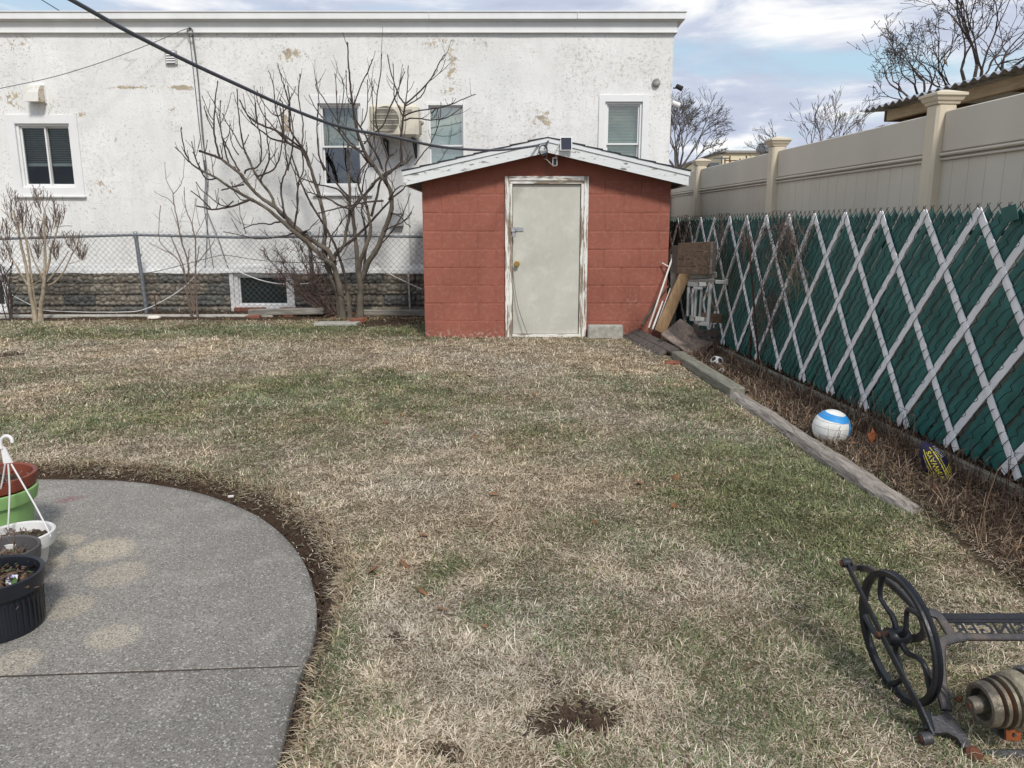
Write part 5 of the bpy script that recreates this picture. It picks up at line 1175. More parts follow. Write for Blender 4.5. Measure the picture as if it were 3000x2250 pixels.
def text_mesh(txt, size):
    cu = bpy.data.curves.new('lettering', 'FONT'); cu.body = txt; cu.size = size; cu.align_x = 'CENTER'; cu.align_y = 'CENTER'; cu.extrude = 0; cu.offset = size*.02
    ob = bpy.data.objects.new('lettering', cu); C.objects.link(ob); dg = bpy.context.evaluated_depsgraph_get(); me = bpy.data.meshes.new_from_object(ob.evaluated_get(dg)); bpy.data.objects.remove(ob)
    return [v.co.copy() for v in me.vertices], [tuple(p.vertices) for p in me.polygons]
tv, tf = text_mesh('SWIMWAYS', .034)
mb = MB(); mb.add([fpt(v.x-.01, -v.y/FR, .0018) for v in tv], tf); mb.build('lettering', M_YEL, fb)

# ---------------------------------------------------------------- bare trees and shrubs
def shoot(mb, p, d_, L, r0, r1=None, bend=.25, n=5, wob=.10, sides=4, bud=True):
    r1 = r1 or r0*.6; pts = [Vector(p)]; d_ = Vector(d_).normalized()
    for i in range(n):
        d_ = (d_+Vector((random.gauss(0, wob), random.gauss(0, wob), random.gauss(0, wob)+bend/n))).normalized(); pts.append(pts[-1]+d_*L/n)
    rr = [r0+(r1-r0)*i/n for i in range(n+1)]
    mb.tube(pts, rr, sides)
    if bud: mb.tube([pts[-1], pts[-1]+d_*r1*3, pts[-1]+d_*r1*6], [r1*1.7, r1*1.5, r1*.4], 4)
    return pts
def tree_from(limbs, Yb, depth, m_trunk, m_twig, name, label, cat='tree', shoots=3.0, shL=(.15, .5), fat=1, twig_r=.004):
    """limbs: (list of source pixels, r0, r1, depth offset at start, at end, is_trunk)"""
    allp = limbs[0][0][0]; base = W(*allp, Yb); base.z = 0
    root = empty(name, base, label, cat); tk = MB(); tg = MB()
    for pts, r0, r1, d0, d1, tr_ in limbs:
        n = len(pts); q = []
        if not tr_ and fat != 1: r0, r1 = r0*fat, r1*fat
        for i, (px, py) in enumerate(pts):
            u = i/(n-1); q.append(W(px, py, Yb+(d0+(d1-d0)*u)+.03*math.sin(i*2.3+px)))
        q = smooth_pts(q, 4); q = [p+Vector((random.gauss(0, .0025), 0, random.gauss(0, .0025))) if 0 < i < len(q)-1 else p for i, p in enumerate(q)]; m_ = len(q); rr = [r0+(r1-r0)*(i/(m_-1))**.8 for i in range(m_)]
        if tr_ and q[0].z < .3: rr = [r_*(1+.35*math.exp(-i/2.0)) for i, r_ in enumerate(rr)]; q[0].z = -.05
        (tk if tr_ else tg).tube(q, [r_*(1+random.gauss(0, .05)) for r_ in rr], 9 if tr_ else 5)
        if not tr_: d_ = (q[-1]-q[-2]).normalized(); tg.tube([q[-1], q[-1]+d_*.012, q[-1]+d_*.03], [r1*1.6, r1*1.4, r1*.4], 4)
        L = sum((q[i+1]-q[i]).length for i in range(m_-1)); ns = int(L*shoots)
        for _ in range(ns):
            i = random.randint(int(m_*.3), m_-2); d_ = (q[i+1]-q[i]).normalized(); sd__ = Vector((random.gauss(0, 1), random.gauss(0, .8), random.uniform(-.1, .6))).normalized()
            Ls = random.uniform(*shL)*(1 if random.random() < .4 else .5); r_ = min(rr[i]*.6, twig_r*random.uniform(.9, 1.3))
            w2 = shoot(tg, q[i], d_*.6+sd__*.8, Ls, r_*1.15, r_*.65, .9, 5, .12)
            if Ls > .25 and random.random() < .5: shoot(tg, w2[2], (w2[3]-w2[2]).normalized()+Vector((random.gauss(0, .6), random.gauss(0, .6), .2)), Ls*.5, r_*.8, r_*.55, .6, 4, .1)
    tk.build('trunk', m_trunk, root, True); tg.build('crown', m_twig, root)
    return root
def a5(l): return [(850+x_*.3074, 450+y_*.3074) for x_, y_ in l]
def a4(l): return [(850+x_*.229, 120+y_*.229) for x_, y_ in l]
def a3(l): return [(500+x_*.1808, 450+y_*.1808) for x_, y_ in l]
def a2(l): return [(500+x_*.1808, 200+y_*.1808) for x_, y_ in l]
def a1(l): return [(500+x_*.3617, 100+y_*.3617) for x_, y_ in l]
T, Tw = True, False
fig = [
 (a5([(485, 1575), (462, 1350), (395, 1180), (358, 1080), (330, 960), (322, 860), (335, 700), (300, 500), (245, 290), (190, 120), (150, 0)]), .044, .018, 0, .1, T),
 (a1([(1130, 1080), (1090, 950), (980, 800), (960, 700), (965, 560), (950, 430)]), .015, .006, .1, .1, Tw),
 (a1([(1130, 1080), (1060, 940), (950, 880), (850, 780), (700, 720), (620, 650), (565, 545)]), .016, .006, .1, .0, Tw),
 (a5([(505, 1570), (475, 1300), (430, 1120), (400, 1060), (330, 1000), (210, 890), (110, 800), (0, 720)]), .042, .028, 0, -.15, T),
 (a3([(1935, 1215), (1600, 915), (1350, 765), (1300, 740), (1050, 600), (850, 470), (700, 370), (500, 280), (340, 170)]), .027, .010, -.15, -.5, T),
 (a2([(490, 1659), (340, 1550), (280, 1450), (225, 1330), (175, 1050), (170, 985)]), .008, .005, -.45, -.5, Tw),
 (a2([(340, 1550), (240, 1460), (170, 1370), (95, 1300)]), .007, .004, -.5, -.55, Tw),
 (a2([(520, 1700), (495, 1650), (430, 1520), (380, 1370), (345, 1215)]), .008, .004, -.45, -.4, Tw),
 (a3([(740, 400), (600, 420), (540, 370), (490, 270), (440, 170), (395, 50), (380, 0)]), .008, .005, -.4, -.35, Tw),
 (a5([(415, 1020), (350, 915), (250, 855), (150, 785), (60, 710), (0, 645)]), .036, .027, 0, .0, T),
 (a3([(1935, 1090), (1700, 880), (1450, 700), (1320, 580), (1200, 420), (1120, 320), (950, 190), (830, 90)]), .027, .017, 0, -.1, T),
 (a2([(830, 1470), (700, 1420), (550, 1370), (480, 1345)]), .015, .010, -.1, -.2, Tw),
 (a2([(790, 1450), (740, 1250), (700, 1000), (715, 700), (730, 450), (760, 235)]), .012, .005, -.1, -.15, Tw),
 (a2([(700, 1000), (640, 900), (590, 800), (548, 640)]), .007, .004, -.1, -.1, Tw),
 (a2([(1050, 1620), (950, 1550), (900, 1400), (840, 1130), (810, 970), (800, 700), (808, 550)]), .010, .005, 0, .1, Tw),
 (a2([(830, 1060), (800, 950), (770, 820)]), .006, .004, 0, .1, Tw),
 (a2([(1120, 1659), (1000, 1470), (880, 1200), (840, 1130)]), .010, .007, 0, .05, Tw),
 (a3([(1860, 1050), (1700, 870), (1630, 680), (1450, 440), (1350, 280), (1280, 120), (1220, 0)]), .023, .013, 0, .1, T),
 (a2([(1220, 1380), (1190, 1300), (1140, 1050), (1100, 700), (1078, 365)]), .012, .005, .1, .1, Tw),
 (a2([(1190, 1310), (1120, 1250), (1020, 1060), (900, 870), (845, 745)]), .008, .004, .1, .2, Tw),
 (a2([(1100, 1400), (1020, 1290), (970, 1120), (960, 930)]), .007, .004, 0, .1, Tw),
 (a2([(2150, 1320), (1850, 1090), (1700, 1010), (1500, 930), (1400, 870), (1250, 760), (1125, 530)]), .011, .005, .1, .2, Tw),
 (a2([(1930, 1220), (1780, 1180), (1620, 1130), (1500, 1040), (1350, 920), (1255, 780)]), .011, .006, .15, .2, Tw),
 (a2([(1880, 1150), (1700, 990), (1530, 790), (1430, 600), (1385, 430)]), .008, .004, .05, .1, Tw),
 (a2([(1930, 570), (1850, 680), (1750, 770), (1650, 740), (1500, 550), (1410, 380)]), .007, .004, .05, .1, Tw),
 (a2([(1840, 1080), (1760, 850), (1700, 650), (1680, 400), (1660, 250), (1595, 60)]), .008, .004, .05, .1, Tw),
 (a2([(1900, 1659), (1990, 1180), (1950, 800), (1900, 480), (1830, 270), (1750, 0), (1740, -60)]), .009, .004, .05, .1, Tw),
 (a2([(1200, 1700), (1240, 1640), (1400, 1600), (1470, 1450), (1460, 1150), (1410, 900), (1375, 580)]), .010, .005, 0, -.1, Tw),
 (a3([(1450, 440), (1500, 330), (1580, 150), (1600, 0)])+a2([(1600, 1400), (1560, 1100), (1545, 950), (1530, 740)]), .010, .005, 0, -.1, Tw),
 (a3([(1410, 370), (1550, 320), (1660, 260), (1720, 180), (1770, 50)])+a2([(1800, 1250), (1810, 1000), (1775, 660)]), .010, .005, -.1, -.2, Tw),
 (a3([(1980, 1230), (1870, 1050), (1820, 850), (1790, 600), (1800, 480), (1850, 330), (1890, 190), (1870, 0)])+a2([(1850, 1250), (1830, 1000), (1820, 600), (1780, 520)]), .013, .005, -.1, -.2, Tw),
 (a3([(2000, 1180), (2050, 930), (2050, 700), (2070, 520), (2085, 420)])+a2([(2150, 1659), (2130, 1300), (2150, 900), (2090, 600), (2070, 400), (2095, 120)]), .011, .005, .05, .1, Tw),
 (a3([(1300, 740), (1150, 800), (980, 860), (850, 885), (700, 905), (600, 890), (450, 855)]), .012, .007, -.35, -.5, Tw),
 (a3([(650, 895), (560, 800), (480, 720), (350, 620)]), .008, .005, -.5, -.5, Tw),
 (a3([(1280, 740), (1150, 750), (1060, 650), (1010, 560), (995, 480)]), .007, .004, -.35, -.4, Tw),
 (a3([(1020, 770), (900, 850), (770, 810), (600, 670), (500, 590), (425, 485)]), .007, .004, -.4, -.45, Tw),
 (a3([(1190, 500), (1000, 540), (850, 585)]), .010, .007, 0, -.1, Tw),
 (a3([(1860, 1100), (1700, 1115), (1600, 1150), (1500, 1130), (1350, 1150), (1200, 1205)]), .010, .005, -.1, -.2, Tw),
 (a3([(2212, 1270), (2000, 1290), (1800, 1340), (1600, 1370), (1400, 1385), (1200, 1340), (880, 1270)]), .010, .004, -.1, -.2, Tw),
 (a3([(1225, 1300), (1180, 1150), (1130, 1000), (1100, 780)]), .005, .003, -.2, -.2, Tw),
 # right hand half
 (a5([(662, 1545), (672, 1350), (665, 1220), (652, 1140), (665, 1040), (705, 930), (745, 830), (768, 700), (742, 570), (722, 480), (672, 365), (640, 270)]), .046, .012, -.05, -.15, T),
 (a5([(640, 280), (660, 180), (720, 100)]), .010, .006, -.15, -.2, Tw),
 (a5([(680, 1195), (740, 1045), (830, 905), (900, 725), (958, 560), (968, 420), (930, 300), (850, 190), (765, 65), (710, 0)]), .040, .020, -.05, -.2, T),
 (a4([(1060, 1600), (970, 1450), (880, 1220), (825, 980), (800, 800), (770, 560), (745, 280), (735, 40)]), .022, .006, -.2, -.25, Tw),
 (a5([(640, 1160), (638, 960), (612, 720), (598, 560), (610, 500), (720, 380), (840, 245), (960, 160), (1090, 95), (1165, 15)]), .032, .013, .1, .1, T),
 (a5([(432, 1060), (430, 980), (512, 880), (532, 750), (562, 620), (565, 520), (570, 380), (562, 200), (550, 10)]), .022, .018, .05, .05, T),
 (a4([(745, 1640), (740, 1480), (742, 1325)]), .017, .016, .05, .05, T),
 (a5([(415, 1010), (440, 950), (490, 900), (600, 820), (720, 705), (850, 560), (960, 440), (1060, 350), (1110, 300)]), .024, .007, .05, .15, Tw),
 (a5([(570, 1570), (560, 1420), (535, 1300)]), .030, .024, -.08, -.05, T),
 (a5([(548, 1360), (520, 1150), (472, 1000), (440, 900), (350, 720), (250, 560), (150, 380), (70, 180), (20, 30)]), .018, .008, -.05, -.1, Tw),
 (a5([(705, 1110), (722, 850), (705, 660), (680, 560), (690, 480)]), .020, .010, .15, .2, T),
 (a5([(775, 600), (830, 400), (862, 260), (950, 185), (1060, 80)]), .016, .009, -.1, .0, Tw),
 (a4([(1180, 1640), (1100, 1450), (1010, 1300), (930, 1150), (820, 980)]), .013, .008, -.1, -.1, Tw),
 (a4([(1430, 1560), (1422, 1300), (1440, 1050), (1470, 820)]), .015, .010, .0, -.05, Tw),
 (a4([(1475, 810), (1600, 700), (1750, 550), (1850, 400), (1900, 290), (1965, 190)]), .009, .005, -.05, -.1, Tw),
 (a4([(1480, 830), (1620, 750), (1700, 680), (1745, 560)]), .007, .005, -.05, -.1, Tw),
 (a4([(1475, 810), (1400, 720), (1340, 560), (1290, 400), (1250, 200)]), .009, .005, -.05, -.1, Tw),
 (a4([(1450, 980), (1380, 830), (1330, 700), (1330, 560), (1318, 310)]), .008, .004, -.05, -.05, Tw),
 (a4([(1450, 970), (1600, 900), (1900, 855), (2060, 810), (2190, 755), (2350, 690)]), .009, .004, -.05, -.15, Tw),
 (a4([(1460, 1020), (1560, 985), (1800, 1012), (2000, 980), (2180, 860)]), .009, .004, -.05, -.15, Tw),
 (a4([(1478, 810), (1500, 600), (1510, 340)]), .007, .004, -.05, -.1, Tw),
 (a4([(1345, 720), (1400, 560), (1460, 410)]), .006, .004, -.05, -.05, Tw),
 (a4([(1590, 1590), (1690, 1450), (1790, 1330), (1880, 1120), (1920, 950), (1930, 805)]), .007, .004, -.1, -.15, Tw),
 (a4([(1250, 1500), (1200, 1340), (1130, 1160), (1095, 1000), (1110, 700), (1150, 480), (1170, 190)]), .010, .005, -.05, -.05, Tw),
 (a4([(1350, 700), (1280, 850), (1180, 1090), (1040, 1200), (960, 1300)]), .008, .007, -.05, -.1, Tw),
 (a4([(780, 800), (732, 700), (715, 400)]), .006, .004, -.2, -.2, Tw),
 (a4([(820, 820), (850, 720), (910, 560), (990, 400), (1045, 260)]), .008, .005, -.2, -.2, Tw),
 (a4([(610, 1150), (650, 900), (690, 640), (665, 490)]), .006, .004, -.1, -.1, Tw),
 (a4([(640, 1180), (610, 1000), (595, 740), (575, 440)]), .007, .004, -.1, -.1, Tw),
 (a4([(1000, 1560), (880, 1400), (730, 1250), (640, 1100), (560, 950), (450, 770), (360, 620), (335, 500)]), .011, .004, -.15, -.1, Tw),
 (a4([(440, 1659), (380, 1500), (345, 1220), (350, 950), (370, 720), (330, 580)]), .010, .004, 0, 0, Tw),
 (a4([(940, 1420), (760, 1330), (620, 1160), (450, 1020), (330, 870), (250, 710)]), .010, .004, -.1, 0, Tw),
 (a4([(900, 1100), (970, 950), (995, 740), (990, 520)]), .007, .004, -.15, -.1, Tw),
 (a4([(1090, 1400), (1070, 1100), (1060, 800), (1050, 540)]), .006, .004, -.1, -.1, Tw),
 (a5([(600, 540), (480, 500), (380, 440), (280, 400), (180, 370)]), .012, .006, 0, .05, Tw),
 (a5([(890, 450), (720, 465), (600, 490), (400, 535), (280, 565)]), .010, .006, -.2, -.2, Tw),
 (a5([(570, 470), (470, 350), (350, 310), (250, 290), (120, 240)]), .012, .006, 0, 0, Tw),
 (a5([(565, 420), (450, 290), (350, 170), (290, 60), (270, 0)]), .012, .006, .05, 0, Tw),
 (a5([(960, 560), (1050, 600), (1100, 660), (1140, 690)]), .008, .004, -.2, -.3, Tw),
 (a5([(900, 740), (960, 700), (1060, 660), (1130, 610), (1155, 565)]), .009, .004, -.2, -.3, Tw),
 (a5([(850, 880), (930, 790), (1000, 700), (1080, 560), (1140, 395)]), .009, .004, -.15, -.25, Tw),
 (a5([(940, 440), (1000, 350), (1060, 310), (1120, 300)]), .009, .005, -.2, -.25, Tw),
 (a5([(370, 900), (400, 780), (430, 740), (500, 640), (570, 560)]), .008, .005, .05, .05, Tw),
 (a5([(0, 770), (150, 740), (210, 690), (260, 640)]), .007, .004, -.1, -.1, Tw),
 (a5([(40, 690), (60, 560), (80, 440), (65, 300)]), .008, .004, -.1, -.1, Tw),
 (a5([(690, 370), (700, 250), (730, 150), (760, 80)]), .009, .005, -.15, -.15, Tw),
 (a5([(930, 290), (910, 120), (945, 30), (975, 10)]), .012, .008, -.2, -.2, Tw),
 (a5([(510, 1370), (420, 1310), (380, 1250)]), .006, .004, -.1, -.15, Tw),
]
random.seed(21)
tree_from(fig, 10.42, 0, M_BARKF, M_TWIG, 'fig_tree', 'wide leafless many stemmed tree left of the red shed, in front of the wire fence', 'tree', 4.2, (.12, .45), fat=1.3, twig_r=.0056)

# shrub at the far left: pale stems, broomy tops
def b6(l): return [(x_*.2532, 540+y_*.2532) for x_, y_ in l]
sh1 = [
 (b6([(415, 1640), (390, 1450), (350, 1250), (320, 1050), (270, 820), (225, 600), (190, 450), (160, 300)]), .030, .009, 0, 0, T),
 (b6([(420, 1620), (405, 1400), (370, 1180), (350, 950), (310, 700), (260, 500), (250, 330)]), .022, .008, .05, .1, T),
 (b6([(475, 1630), (470, 1450), (500, 1250), (515, 1050), (520, 800), (515, 500), (505, 330)]), .034, .009, 0, 0, T),
 (b6([(520, 1060), (570, 900), (590, 750), (640, 600), (670, 480), (690, 350)]), .018, .007, 0, -.1, T),
 (b6([(340, 1180), (260, 1070), (200, 960), (130, 850), (60, 700), (20, 640)]), .016, .006, 0, -.1, T),
 (b6([(560, 1170), (650, 1120), (740, 1000), (800, 880), (860, 760), (930, 700)]), .013, .006, 0, -.1, T),
 (b6([(540, 1130), (640, 1010), (720, 900), (790, 770)]), .010, .005, .05, 0, T),
 (b6([(500, 1100), (430, 960), (380, 850), (340, 720), (300, 600)]), .013, .006, .05, .1, T),
 (b6([(860, 760), (900, 700), (940, 640)]), .006, .004, -.1, -.1, T), (b6([(220, 590), (120, 520), (60, 450), (20, 380)]), .007, .004, -.05, -.1, T), (b6([(190, 450), (100, 370), (10, 290)]), .007, .004, -.05, -.1, T),
 (b6([(515, 430), (430, 400), (380, 300), (330, 180)]), .007, .004, 0, 0, T), (b6([(670, 500), (740, 480), (830, 480)]), .006, .004, -.1, -.1, T), (b6([(660, 600), (760, 580), (825, 525)]), .006, .004, -.1, -.1, T),
 (b6([(800, 920), (900, 890), (990, 860)]), .005, .003, -.1, -.1, T), (b6([(350, 1170), (440, 1130), (480, 1080)]), .006, .004, -.1, -.1, T), (b6([(360, 1200), (440, 1170), (500, 1140)]), .006, .004, -.1, -.1, T),
]
def broom(root, centres, m_, n, r_=.0038, hgt=(.06, .16), per=(5, 9), name='crown'):
    mb = MB()
    for (px, py, rx, ry, Y) in centres:
        for _ in range(n):
            a = random.uniform(0, 6.28); q = math.sqrt(random.random()); p = W(px+rx*q*math.cos(a), py+ry*q*math.sin(a), Y+random.gauss(0, .09))
            out = (p-W(px, py+ry*1.4, Y)); out = out.normalized() if out.length > 0 else Vector((0, 0, 1)); w2 = shoot(mb, p-out*.06, out*.9+Vector((random.gauss(0, .25), 0, .6)), random.uniform(*hgt)+.06, r_*1.3, r_*.9, .5, 4, .12, 4)
            for s_ in range(random.randint(1, 3)): shoot(mb, w2[random.randint(1, 3)], out+Vector((random.gauss(0, .9), random.gauss(0, .7), .5)), random.uniform(*hgt)*.8, r_, r_*.75, .6, 3, .1, 3)
    o = mb.build(name, m_, root); return o
random.seed(5)
r1 = tree_from(sh1, 10.12, 0, M_BARKL, M_TWIGL, 'shrub', 'pale stemmed leafless shrub with broom like twig tops under the left window', 'shrub', 1.2, (.08, .22), twig_r=.0035)
broom(r1, [(38, 612, 22, 40, 10.15), (70, 625, 22, 30, 10.2), (120, 590, 24, 30, 10.1), (172, 628, 24, 30, 10.05), (60, 670, 25, 28, 10.15), (95, 680, 30, 22, 10.2), (15, 690, 20, 25, 10.0), (150, 655, 20, 25, 10.1), (215, 715, 30, 16, 10.0), (240, 750, 18, 10, 10.0), (165, 740, 15, 18, 10.1), (110, 740, 15, 20, 10.1), (20, 745, 22, 25, 10.05), (130, 700, 25, 20, 10.2)], M_TWIGL, 17, .0027, name='twig_tops')
# thin bush in the middle
def c3_(l): return [(x_*.3165, 500+y_*.3165) for x_, y_ in l]
sh2 = [
 (c3_([(1790, 1395), (1750, 1250), (1730, 1100), (1700, 900), (1640, 750), (1580, 600)]), .017, .006, 0, 0, T),
 (c3_([(1810, 1395), (1780, 1200), (1750, 1000), (1740, 850), (1680, 650), (1640, 450), (1610, 300), (1600, 200)]), .016, .005, .05, .1, T),
 (c3_([(1830, 1395), (1820, 1150), (1810, 950), (1810, 700), (1790, 550), (1760, 450), (1720, 350), (1705, 150)]), .014, .004, 0, 0, T),
 (c3_([(1600, 220), (1660, 150), (1690, 80), (1700, 0)])+[(540, 470)], .005, .003, .1, .1, Tw), (c3_([(1600, 200), (1560, 130), (1530, 50)])+[(483, 480)], .005, .003, .1, .1, Tw),
 (c3_([(1610, 320), (1560, 260), (1490, 230), (1440, 200)]), .005, .003, .1, .1, Tw),
 (c3_([(1810, 600), (1860, 510), (1910, 400), (1930, 350)]), .005, .003, 0, 0, Tw), (c3_([(1850, 510), (1830, 430), (1810, 270)]), .004, .003, 0, 0, Tw), (c3_([(1730, 1060), (1680, 880), (1600, 780), (1480, 720), (1400, 680)]), .008, .004, 0, -.1, Tw),
 (c3_([(1600, 780), (1500, 690), (1470, 600), (1475, 450), (1485, 340)]), .006, .004, 0, 0, Tw), (c3_([(1740, 900), (1740, 820), (1750, 740)]), .006, .005, -.1, -.1, Tw),
 (c3_([(1830, 850), (1930, 730), (1980, 650)]), .006, .004, -.1, -.1, Tw), (c3_([(1690, 650), (1660, 560), (1590, 360)]), .005, .003, 0, 0, Tw), (c3_([(1780, 560), (1790, 420), (1820, 270)]), .004, .003, 0, 0, Tw),
 (c3_([(1780, 1300), (1700, 1080), (1600, 1000), (1550, 960)]), .006, .003, -.1, -.2, Tw), (c3_([(1800, 1300), (1800, 1000), (1840, 720)]), .009, .006, .05, .1, Tw), (c3_([(1800, 1300), (1720, 1200), (1690, 1150)]), .005, .003, -.1, -.2, Tw),
]
tree_from(sh2, 10.35, 0, M_TWIGL, M_TWIGL, 'shrub', 'thin upright bare bush between the left fence post and the basement window', 'shrub', 2.6, (.08, .3), twig_r=.0032)
# brushy dark shrub left of the fig trunks
root = empty('shrub', W(985, 935, 10.5), 'low reddish brushy shrub tangled left of the fig trunks', 'shrub'); mb = MB()
random.seed(9)
for px, py in ((840, 700), (800, 720), (780, 745), (870, 690), (900, 720), (760, 735), (820, 760), (880, 760), (790, 790), (850, 800), (900, 690), (930, 740), (910, 800), (880, 850), (930, 880), (900, 900)):
    b0 = W(random.uniform(975, 1000), 930, 10.5+random.gauss(0, .05)); b0.z = 0; t1 = W(px+random.uniform(-15, 15), py+random.uniform(-10, 10), 10.5+random.gauss(0, .12)); md = W((px+985)/2+random.uniform(-8, 25), (py+935)/2+15, 10.5)
    q = smooth_pts([b0, md, t1], 5); mb.tube(q, [.009-.006*i/(len(q)-1) for i in range(len(q))], 4)
    for _ in range(26):
        i = random.randint(4, len(q)-2); w2 = shoot(mb, q[i], (q[i+1]-q[i]).normalized()+Vector((random.gauss(0, .7), random.gauss(0, .5), random.gauss(.1, .6))), random.uniform(.06, .22), .0032, .0024, .3, 4, .2, 3)
        for s_ in range(2): shoot(mb, w2[random.randint(1, 4)], Vector((random.gauss(0, 1), random.gauss(0, .6), random.gauss(.2, .8))), random.uniform(.03, .08), .0028, .0022, .2, 3, .2, 3)
mb.build('crown', M_TWIGR, root)
root = empty('shrub', W(30, 945, 10.2), 'dark bare stems at the very left edge before the basement window', 'shrub'); mb = MB()
for i in range(9):
    b0 = W(30+random.uniform(-8, 8), 945, 10.2); b0.z = 0; q = smooth_pts([b0, W(20+random.uniform(-25, 15), 850, 10.2), W(5+random.uniform(-25, 35), 760+random.uniform(0, 60), 10.2)], 4); mb.tube(q, .007, 4)
    for _ in range(6): shoot(mb, q[random.randint(2, 7)], Vector((random.gauss(0, .6), random.gauss(0, .4), .5)), random.uniform(.1, .25), .0035, .0025, .3, 4, .15, 3)
mb.build('crown', M_TWIG, root)

# far trees
def grow(mb, p, d_, L, r_, lev, spread, up, kids=(2, 3), ratio=.74, wob=.12, rmin=.006, side=None, knob=0):
    n = 4; pts = [p]; 
    for i in range(n):
        d_ = (d_+Vector((random.gauss(0, wob), random.gauss(0, wob), random.gauss(0, wob)+up/n))).normalized(); pts.append(pts[-1]+d_*L/n)
    r2 = max(rmin, r_*.68); mb.tube(pts, [r_+(r2-r_)*i/n for i in range(n+1)], 5 if r_ > .03 else 3, False)
    if knob and lev < 3:
        for _ in range(knob):
            q = pts[random.randint(1, n)]; e = Vector((random.gauss(0, 1), random.gauss(0, 1), random.gauss(.3, .7))).normalized()*random.uniform(.03, .10); mb.tube([q, q+e, q+e*1.25], [rmin*.9, rmin*1.3, rmin*2.0], 3)
    if lev == 0: return
    for i in range(random.randint(*kids)):
        q = pts[-1] if i < 2 else pts[random.randint(1, n-1)]; s_ = Vector((random.gauss(0, 1), random.gauss(0, 1), random.gauss(0, .7))); s_ = (s_-d_*s_.dot(d_)).normalized()
        grow(mb, q, (d_+s_*spread*random.uniform(.6, 1.3)).normalized(), L*ratio*random.uniform(.8, 1.15), r2*random.uniform(.75, .95), lev-1, spread, up, kids, ratio, wob, rmin, side, knob)
def far_tree(px, py, Y, lead, lev, label, m_, spread, up, r0, L0, name='bare_tree', kids=(2, 3), rmin=.008, ratio=.74, knob=0, sd=1, grp=None, wob=.1):
    random.seed(sd); b_ = W(px, py, Y); base = Vector((b_.x, Y, 0)); root = empty(name, base, label, 'tree', grp); tk = MB(); tk.tube([base+Vector((0, 0, -.1)), b_+Vector((0, 0, .05))], [r0*1.25, r0], 8); tk.build('trunk', m_, root, True); cr = MB()
    for (dx, dy, dz, s_) in lead: grow(cr, b_+Vector((0, 0, 0)), Vector((dx, dy, dz)).normalized(), L0*s_, r0*.6*s_**.5, lev, spread, up, kids, ratio, wob, rmin, None, knob)
    cr.build('crown', m_, root)
far_tree(1985, 505, 24, [(-.25, 0, 1, 1.0), (.28, .1, 1, 1.0), (.65, 0, .8, .95), (.95, 0, .40, .8), (.05, .4, 1, .9), (-.4, 0, .6, .8), (.45, -.3, .9, .9)], 6, 'large bare spreading tree behind the right end of the white house', M_FAR, .42, .06, .07, .68, sd=4, rmin=.0060, ratio=.77)
far_tree(2385, 520, 20, [(-.8, 0, .75, 1.0), (-.35, 0, 1, 1.0), (.15, .2, 1, .9), (-1.0, 0, .35, .9)], 5, 'pale slender bare tree beyond the fence between the capped posts', M_FARP, .34, .05, .045, .62, sd=12, rmin=.0055, ratio=.76)
far_tree(2440, 500, 21, [(.2, 0, 1, 1.0), (.6, 0, .9, .95), (-.1, 0, 1, .85)], 5, 'pale bare tree just left of the shelter roof tip', M_FARP, .34, .05, .045, .66, sd=15, rmin=.0055, ratio=.76)
far_tree(2550, 480, 21, [(-.5, 0, .8, .9), (.3, 0, 1, .7)], 5, 'small pale bare tree directly below the shelter roof tip', M_FARP, .38, .05, .04, .38, sd=17, rmin=.005, ratio=.76)
far_tree(2850, 330, 12, [(-.15, 0, 1, 1.05), (.25, .2, 1, 1.05), (-.45, 0, .95, 1.0), (.6, 0, .9, .95), (-.8, .1, .7, .85), (.1, -.3, 1, .9)], 5, 'dark knobbly bare tree with small birds behind the shelter roof', M_TWIG, .42, .12, .06, .66, sd=31, rmin=.0034, ratio=.79, knob=1, wob=.12, kids=(2, 3))
far_tree(2705, 320, 11.5, [(-.35, 0, 1, 1), (.1, 0, 1, 1.05), (-.8, 0, .6, 1), (.4, 0, .8, .9), (-1, 0, .25, .8)], 5, 'lower knobbly bare tree left of the taller one behind the shelter', M_TWIG, .42, .18, .04, .40, sd=33, rmin=.0035, ratio=.80, knob=1, wob=.14, kids=(2, 2))
def bird(px, py, Y, label, s_=1):
    c = W(px, py, Y); o = MB(); q_ = .55; o.lathe(c, (-.5, 0, .8), [(a*q_, b*q_) for a, b in ((-.065, .006), (-.05, .02), (-.02, .034), (.02, .036), (.045, .024), (.055, .022), (.075, .024), (.092, .015), (.098, .004))], 12); o.tube([c+Vector((.03, 0, -.05))*q_, c+Vector((.075, .01, -.10))*q_], [.007, .004], 6); o.tube([c+Vector((-.05, 0, .075))*q_, c+Vector((-.07, 0, .078))*q_], [.004, .001], 5)
    ob = o.build('small_bird', M_FEATH, None, True); tag(ob, label, 'bird')
bird(2797, 57, 11.8, 'small brown bird perched highest in the knobbly tree'); bird(2770, 182, 11.4, 'small brown bird perched lower, just above the shelter roof')

